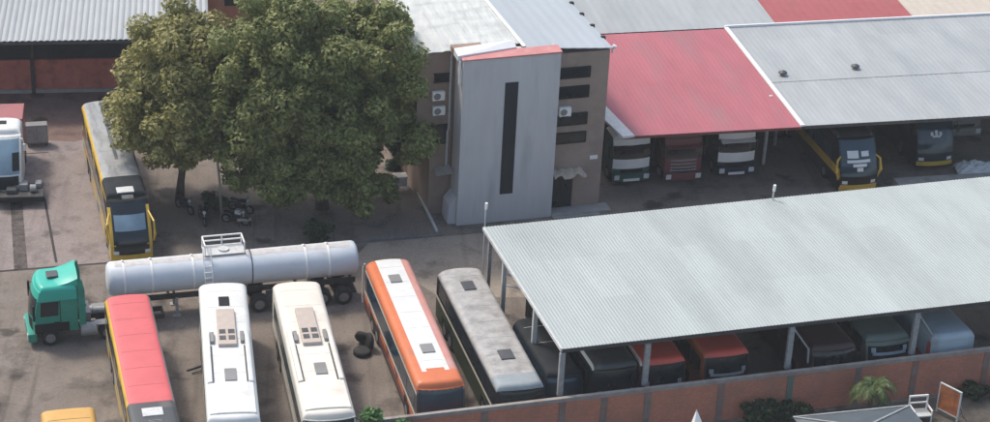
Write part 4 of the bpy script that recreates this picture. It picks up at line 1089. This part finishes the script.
bush('dark shrub under the large tree behind the tanker',1.75,110.9,.85,.75,.6,.75,1500,'leaf_dark',9,.18)
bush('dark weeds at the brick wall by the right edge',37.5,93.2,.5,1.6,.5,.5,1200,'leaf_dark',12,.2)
0 and bush('dark green shrub at the foot of the brick wall right of the peaked white cloth',22.9,89.9,.5,1.2,.45,.5,1300,'leaf_dark',21,.2)
bush('dark green creeper at the foot of the brick wall left of the braced post',24.6,90.5,.6,.8,.4,.6,1000,'leaf_dark',22,.2)
# palm
pt=thing('palm','young palm with drooping yellow green fronds before the brick wall','palm',(30.75,90.9,0))
mb=MB(); mb.tube([(0,0,0),(.05,0,.7),(.02,0,1.8)],[.16,.13,.1],'bark',10); mb.build('trunk',pt,smooth=True)
rnd=random.Random(4)
for i in range(24):
    a=i*2.4+rnd.uniform(-.2,.2); up=rnd.uniform(.7,1.5); L_=rnd.uniform(1.3,1.8); mb=MB(); pts=[]
    for k in range(9):
        u=k/8; h=L_*u*(.95); pts.append(Vector((math.cos(a)*h*.8,math.sin(a)*h*.8,1.75+up*u*1.9-2.1*u*u)))
    mb.tube(pts,[.03-.02*k/8 for k in range(9)],'leaf_palm',5)
    sd=Vector((-math.sin(a),math.cos(a),0))
    for k in range(1,9):
        for q in (0,.5):
            p=pts[k-1].lerp(pts[k],q); fw_=(pts[k]-pts[k-1]).normalized()
            for sg in (-1,1):
                tip=p+sd*sg*.5*(1-.5*k/9)+fw_*.22+Vector((0,0,-.14)); b1=fw_*.06
                mb.add([p-b1,p+b1,tip+b1*.2,p+Vector((0,0,-.012))],[(0,1,2),(0,2,3),(1,3,2)],'leaf_palm')
    mb.build('frond',pt)

# ------------------------------------------------------------------ yard odds and ends
mb=MB(); mb.bar((7.95,120.4,.35),(9.3,112.1,.25),.14,'lightsteel'); mb.bar((7.95,120.4,.0),(7.95,120.4,.35),.1,'steel'); mb.bar((9.3,112.1,0),(9.3,112.1,.25),.1,'steel'); mb.bar((8.6,116.2,0),(8.6,116.2,.3),.1,'steel')
tag(mb.build('guard_rail'),'long low pale rail along the ground at the left side of the office building','rail')
cbx=thing('plastic_table','small white plastic table by the left side of the office building','table',(7.3,118.6,0),8)
mb=MB(); mb.box(-.45,.45,-.35,.35,.9,1.0,'plasticwhite'); mb.box(-.42,.42,-.33,-.3,.3,.9,'lightsteel'); mb.build('tabletop',cbx,bevel=.02)
for sx in (-.38,.38):
    for sy in (-.28,.28): mb=MB(); mb.bar((sx,sy,0),(sx,sy,.9),.06,'plasticwhite'); mb.build('leg',cbx)
for lab,p,r in (('white bucket near the shaded left wall of the office building, further back',(7.75,121.4,0),.22),('white bucket near the shaded left wall of the office building, closer to the rail end',(8.25,119.9,0),.24)):
    mb=MB(); mb.tube([(0,0,0),(0,0,.5)],[r*.85,r],'plasticwhite',14); mb.tube([(0,0,.5),(0,0,.54)],r*1.06,'cream',14); o=mb.build('bucket'); o.location=p; tag(o,lab,'bucket',group='white buckets by the office building')
# motorbikes in the shade of the smaller tree
def motorbike(lab,x,y,rz,c):
    t=thing('motorbike',lab,'motorbike',(x,y,0),rz,'motorbikes under the trees')
    for yy in (-.65,.65):
        mb=MB(); n=20
        for k in range(n):
            a,b=2*math.pi*k/n,2*math.pi*(k+1)/n
            mb.bar((0,yy+.27*math.cos(a),.3+.27*math.sin(a)),(0,yy+.27*math.cos(b),.3+.27*math.sin(b)),.1,'rubber')
        wv=mb.build('wheel',t)
        mb=MB(); mb.lathe_x([(-.04,.05),(-.03,.2),(.03,.2),(.04,.05)],'rim',14,(0,yy,.3)); mb.build('rim',wv)
    mb=MB(); mb.bar((0,-.65,.3),(0,-.45,1.0),.08,'steel'); mb.bar((0,.65,.3),(0,.1,.45),.08,'chassis'); mb.box(-.14,.14,-.25,.25,.28,.6,'chassis'); mb.bar((0,-.45,.8),(0,.4,.6),.08,'chassis'); mb.build('frame',t)
    mb=MB(); mb.box(-.13,.13,-.38,.05,.72,.95,c); mb.build('fuel_tank',t,bevel=.07)
    mb=MB(); mb.box(-.13,.13,.05,.75,.74,.86,'black'); mb.build('seat',t,bevel=.04)
    mb=MB(); mb.tube([(-.36,-.35,1.05),(0,-.48,1.02),(.36,-.35,1.05)],.025,'black',8); mb.build('handlebar',t)
    mb=MB(); mb.tube([(0,-.58,.9),(0,-.48,.9)],.1,'lamp',12); mb.build('headlight',t)
motorbike('dark motorbike with a pale tank, nearest the tanker catwalk',-3.3,113.6,70,'lightsteel')
motorbike('dark motorbike left of the pale leaning trunk',-5.4,113.9,15,'black')
motorbike('dark motorbike right of the pale leaning trunk, further back',-3.0,115.3,60,'black')
motorbike('dark motorbike at the foot of the left tree trunk',-6.6,115.4,40,'black')
motorbike('dark motorbike between the left tree trunk and the leaning pole',-5.0,115.9,-20,'maroon')
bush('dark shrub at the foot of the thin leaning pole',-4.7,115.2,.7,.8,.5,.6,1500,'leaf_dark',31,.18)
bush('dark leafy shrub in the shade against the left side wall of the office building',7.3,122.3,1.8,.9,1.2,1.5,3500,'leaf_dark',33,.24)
bn=thing('bench','short pale bench in the shade right of the pale leaning trunk','bench',(-2.75,113.3,0),8)
mb=MB(); mb.box(-.45,.45,-.15,.15,.42,.48,'timber'); mb.build('seat',bn)
for sx in (-.36,.36): mb=MB(); mb.box(sx-.04,sx+.04,-.12,.12,0,.42,'chassis'); mb.build('leg',bn)
mb=MB(); mb.bar((-5.6,95.9,.05),(-4.5,96.6,.05),.07,'chassis'); mb.bar((-5.3,95.6,.05),(-4.6,95.9,.12),.05,'chassis'); tag(mb.build('metal_bar'),'bent dark metal bar lying on the ground right of the red roofed bus','metal bar')
# tyre heap beside the orange bus
mb=MB(); mb.lathe_x([(-.14,.26),(-.14,.42),(-.1,.5),(.1,.5),(.14,.42),(.14,.26)],'rubber',24); o0=mb.build('tyre',smooth=True)
tag(o0,'black tyre standing against the left side of the orange bus','tyre',group='tyres beside the orange bus'); o0.location=(4.55,98.3,.5); o0.rotation_euler=(0,R(8),R(20))
for lab,loc,rot in (('black tyre lying flat on the ground beside the orange bus',(4.15,97.75,.15),(0,R(90),0)),('black tyre leaning on the tyres behind it beside the orange bus',(4.25,98.75,.45),(0,R(-25),R(60)))):
    o=o0.copy(); col.objects.link(o); o.location=loc; o.rotation_euler=rot; o['label']=lab
# beyond the wall: shelter roof, sign board, chair, white sheet
st=thing('shelter','small shelter with a blue grey hipped metal roof at the bottom right outside the wall','shelter',(29.6,87.2,0),10)
mb=MB(); hw,hd=3.2,1.9
mb.add([(-hw,-hd,1.75),(hw,-hd,1.75),(hw,hd,1.75),(-hw,hd,1.75),(-1.3,0,2.35),(.2,0,2.2)],[(0,1,5,4),(1,2,5),(2,3,4,5),(3,0,4),(3,2,1,0)],'shelterroof'); mb.build('roof',st)
mb=MB()
for a,b in (((-hw,-hd,1.78),(-1.3,0,2.38)),((hw,-hd,1.78),(.2,0,2.23)),((-hw,hd,1.78),(-1.3,0,2.38)),((hw,hd,1.78),(.2,0,2.23)),((-1.3,0,2.38),(.2,0,2.23)),((-hw,hd,1.78),(hw,hd,1.78))): mb.bar(a,b,.09,'steel',.05)
mb.build('ridge_trim',st)
for sx in (-1,1):
    for sy in (-1,1): mb=MB(); mb.box(sx*2.8-.06,sx*2.8+.06,sy*1.6-.06,sy*1.6+.06,0,1.76,'steel'); mb.build('post',st)
sg_=thing('sign_board','tilted rectangular board with an orange face and pale frame standing outside the wall','sign',(35.05,91.2,0),-52)
mb=MB(); mb.box(-.62,.62,-.03,.03,.35,1.85,'signorange'); mb.build('board',sg_)
mb=MB(); 
for x in (-.66,.62): mb.box(x,x+.06,-.05,.05,.1,1.9,'lightsteel')
for z in (.3,1.85): mb.box(-.66,.68,-.05,.05,z,z+.06,'lightsteel')
mb.build('frame',sg_)
mb=MB(); mb.bar((-.5,.0,1.6),(-.5,.8,0),.05,'steel'); mb.bar((.5,.0,1.6),(.5,.8,0),.05,'steel'); mb.build('stay',sg_)
ch=thing('chair','white metal armchair outside the wall beside the orange sign board','chair',(33.55,91.0,0),8)
mb=MB(); mb.box(-.5,.5,-.4,.35,.42,.48,'lightsteel'); mb.build('seat',ch)
mb=MB(); mb.bar((-.5,.35,.45),(-.5,.4,1.25),.07,'plasticwhite'); mb.bar((.5,.35,.45),(.5,.4,1.25),.07,'plasticwhite'); mb.bar((-.53,.4,1.25),(.53,.4,1.25),.09,'plasticwhite'); mb.bar((-.5,.38,.85),(.5,.38,.85),.07,'plasticwhite'); mb.build('backrest',ch)
for sx in (-.48,.48):
    mb=MB(); mb.bar((sx,-.38,.72),(sx,.36,.78),.07,'plasticwhite'); mb.build('armrest',ch)
    for sy in (-.36,.33): mb=MB(); mb.bar((sx,sy,0),(sx,sy,.75 if sy<0 else .45),.06,'plasticwhite'); mb.build('leg',ch)
ws=thing('shade_sail','peaked white cloth shade at the bottom edge outside the wall','shade sail',(21.1,88.0,0),10)
mb=MB(); n=6
ap=(.0,.35,2.35); ring=[(-.5,-.6,.6),(.65,-.6,.6),(.8,.3,.6),(-.1,.75,.6),(-.6,.2,.6)]
mb.add([ap]+ring,[(0,1,2),(0,2,3),(0,3,4),(0,4,5),(0,5,1),(5,4,3,2,1)],'plasticwhite'); mb.build('cloth',ws)
mb=MB(); mb.tube([(0,.35,0),(0,.35,2.3)],.04,'steel',8); mb.build('pole',ws)

# ------------------------------------------------------------------ pale air
hm=bpy.data.materials.new('pale_air'); hm.use_nodes=True
nt=hm.node_tree; nt.nodes.remove(nt.nodes['Principled BSDF'])
pv=nt.nodes.new('ShaderNodeVolumePrincipled'); pv.inputs['Color'].default_value=(.88,.92,.95,1); pv.inputs['Density'].default_value=.0003
nt.links.new(pv.outputs['Volume'],nt.nodes['Material Output'].inputs['Volume'])
M['air']=hm
mb=MB(); mb.box(-700,800,-400,1000,-1,62,'air'); tag(mb.build('haze'),kind='stuff')
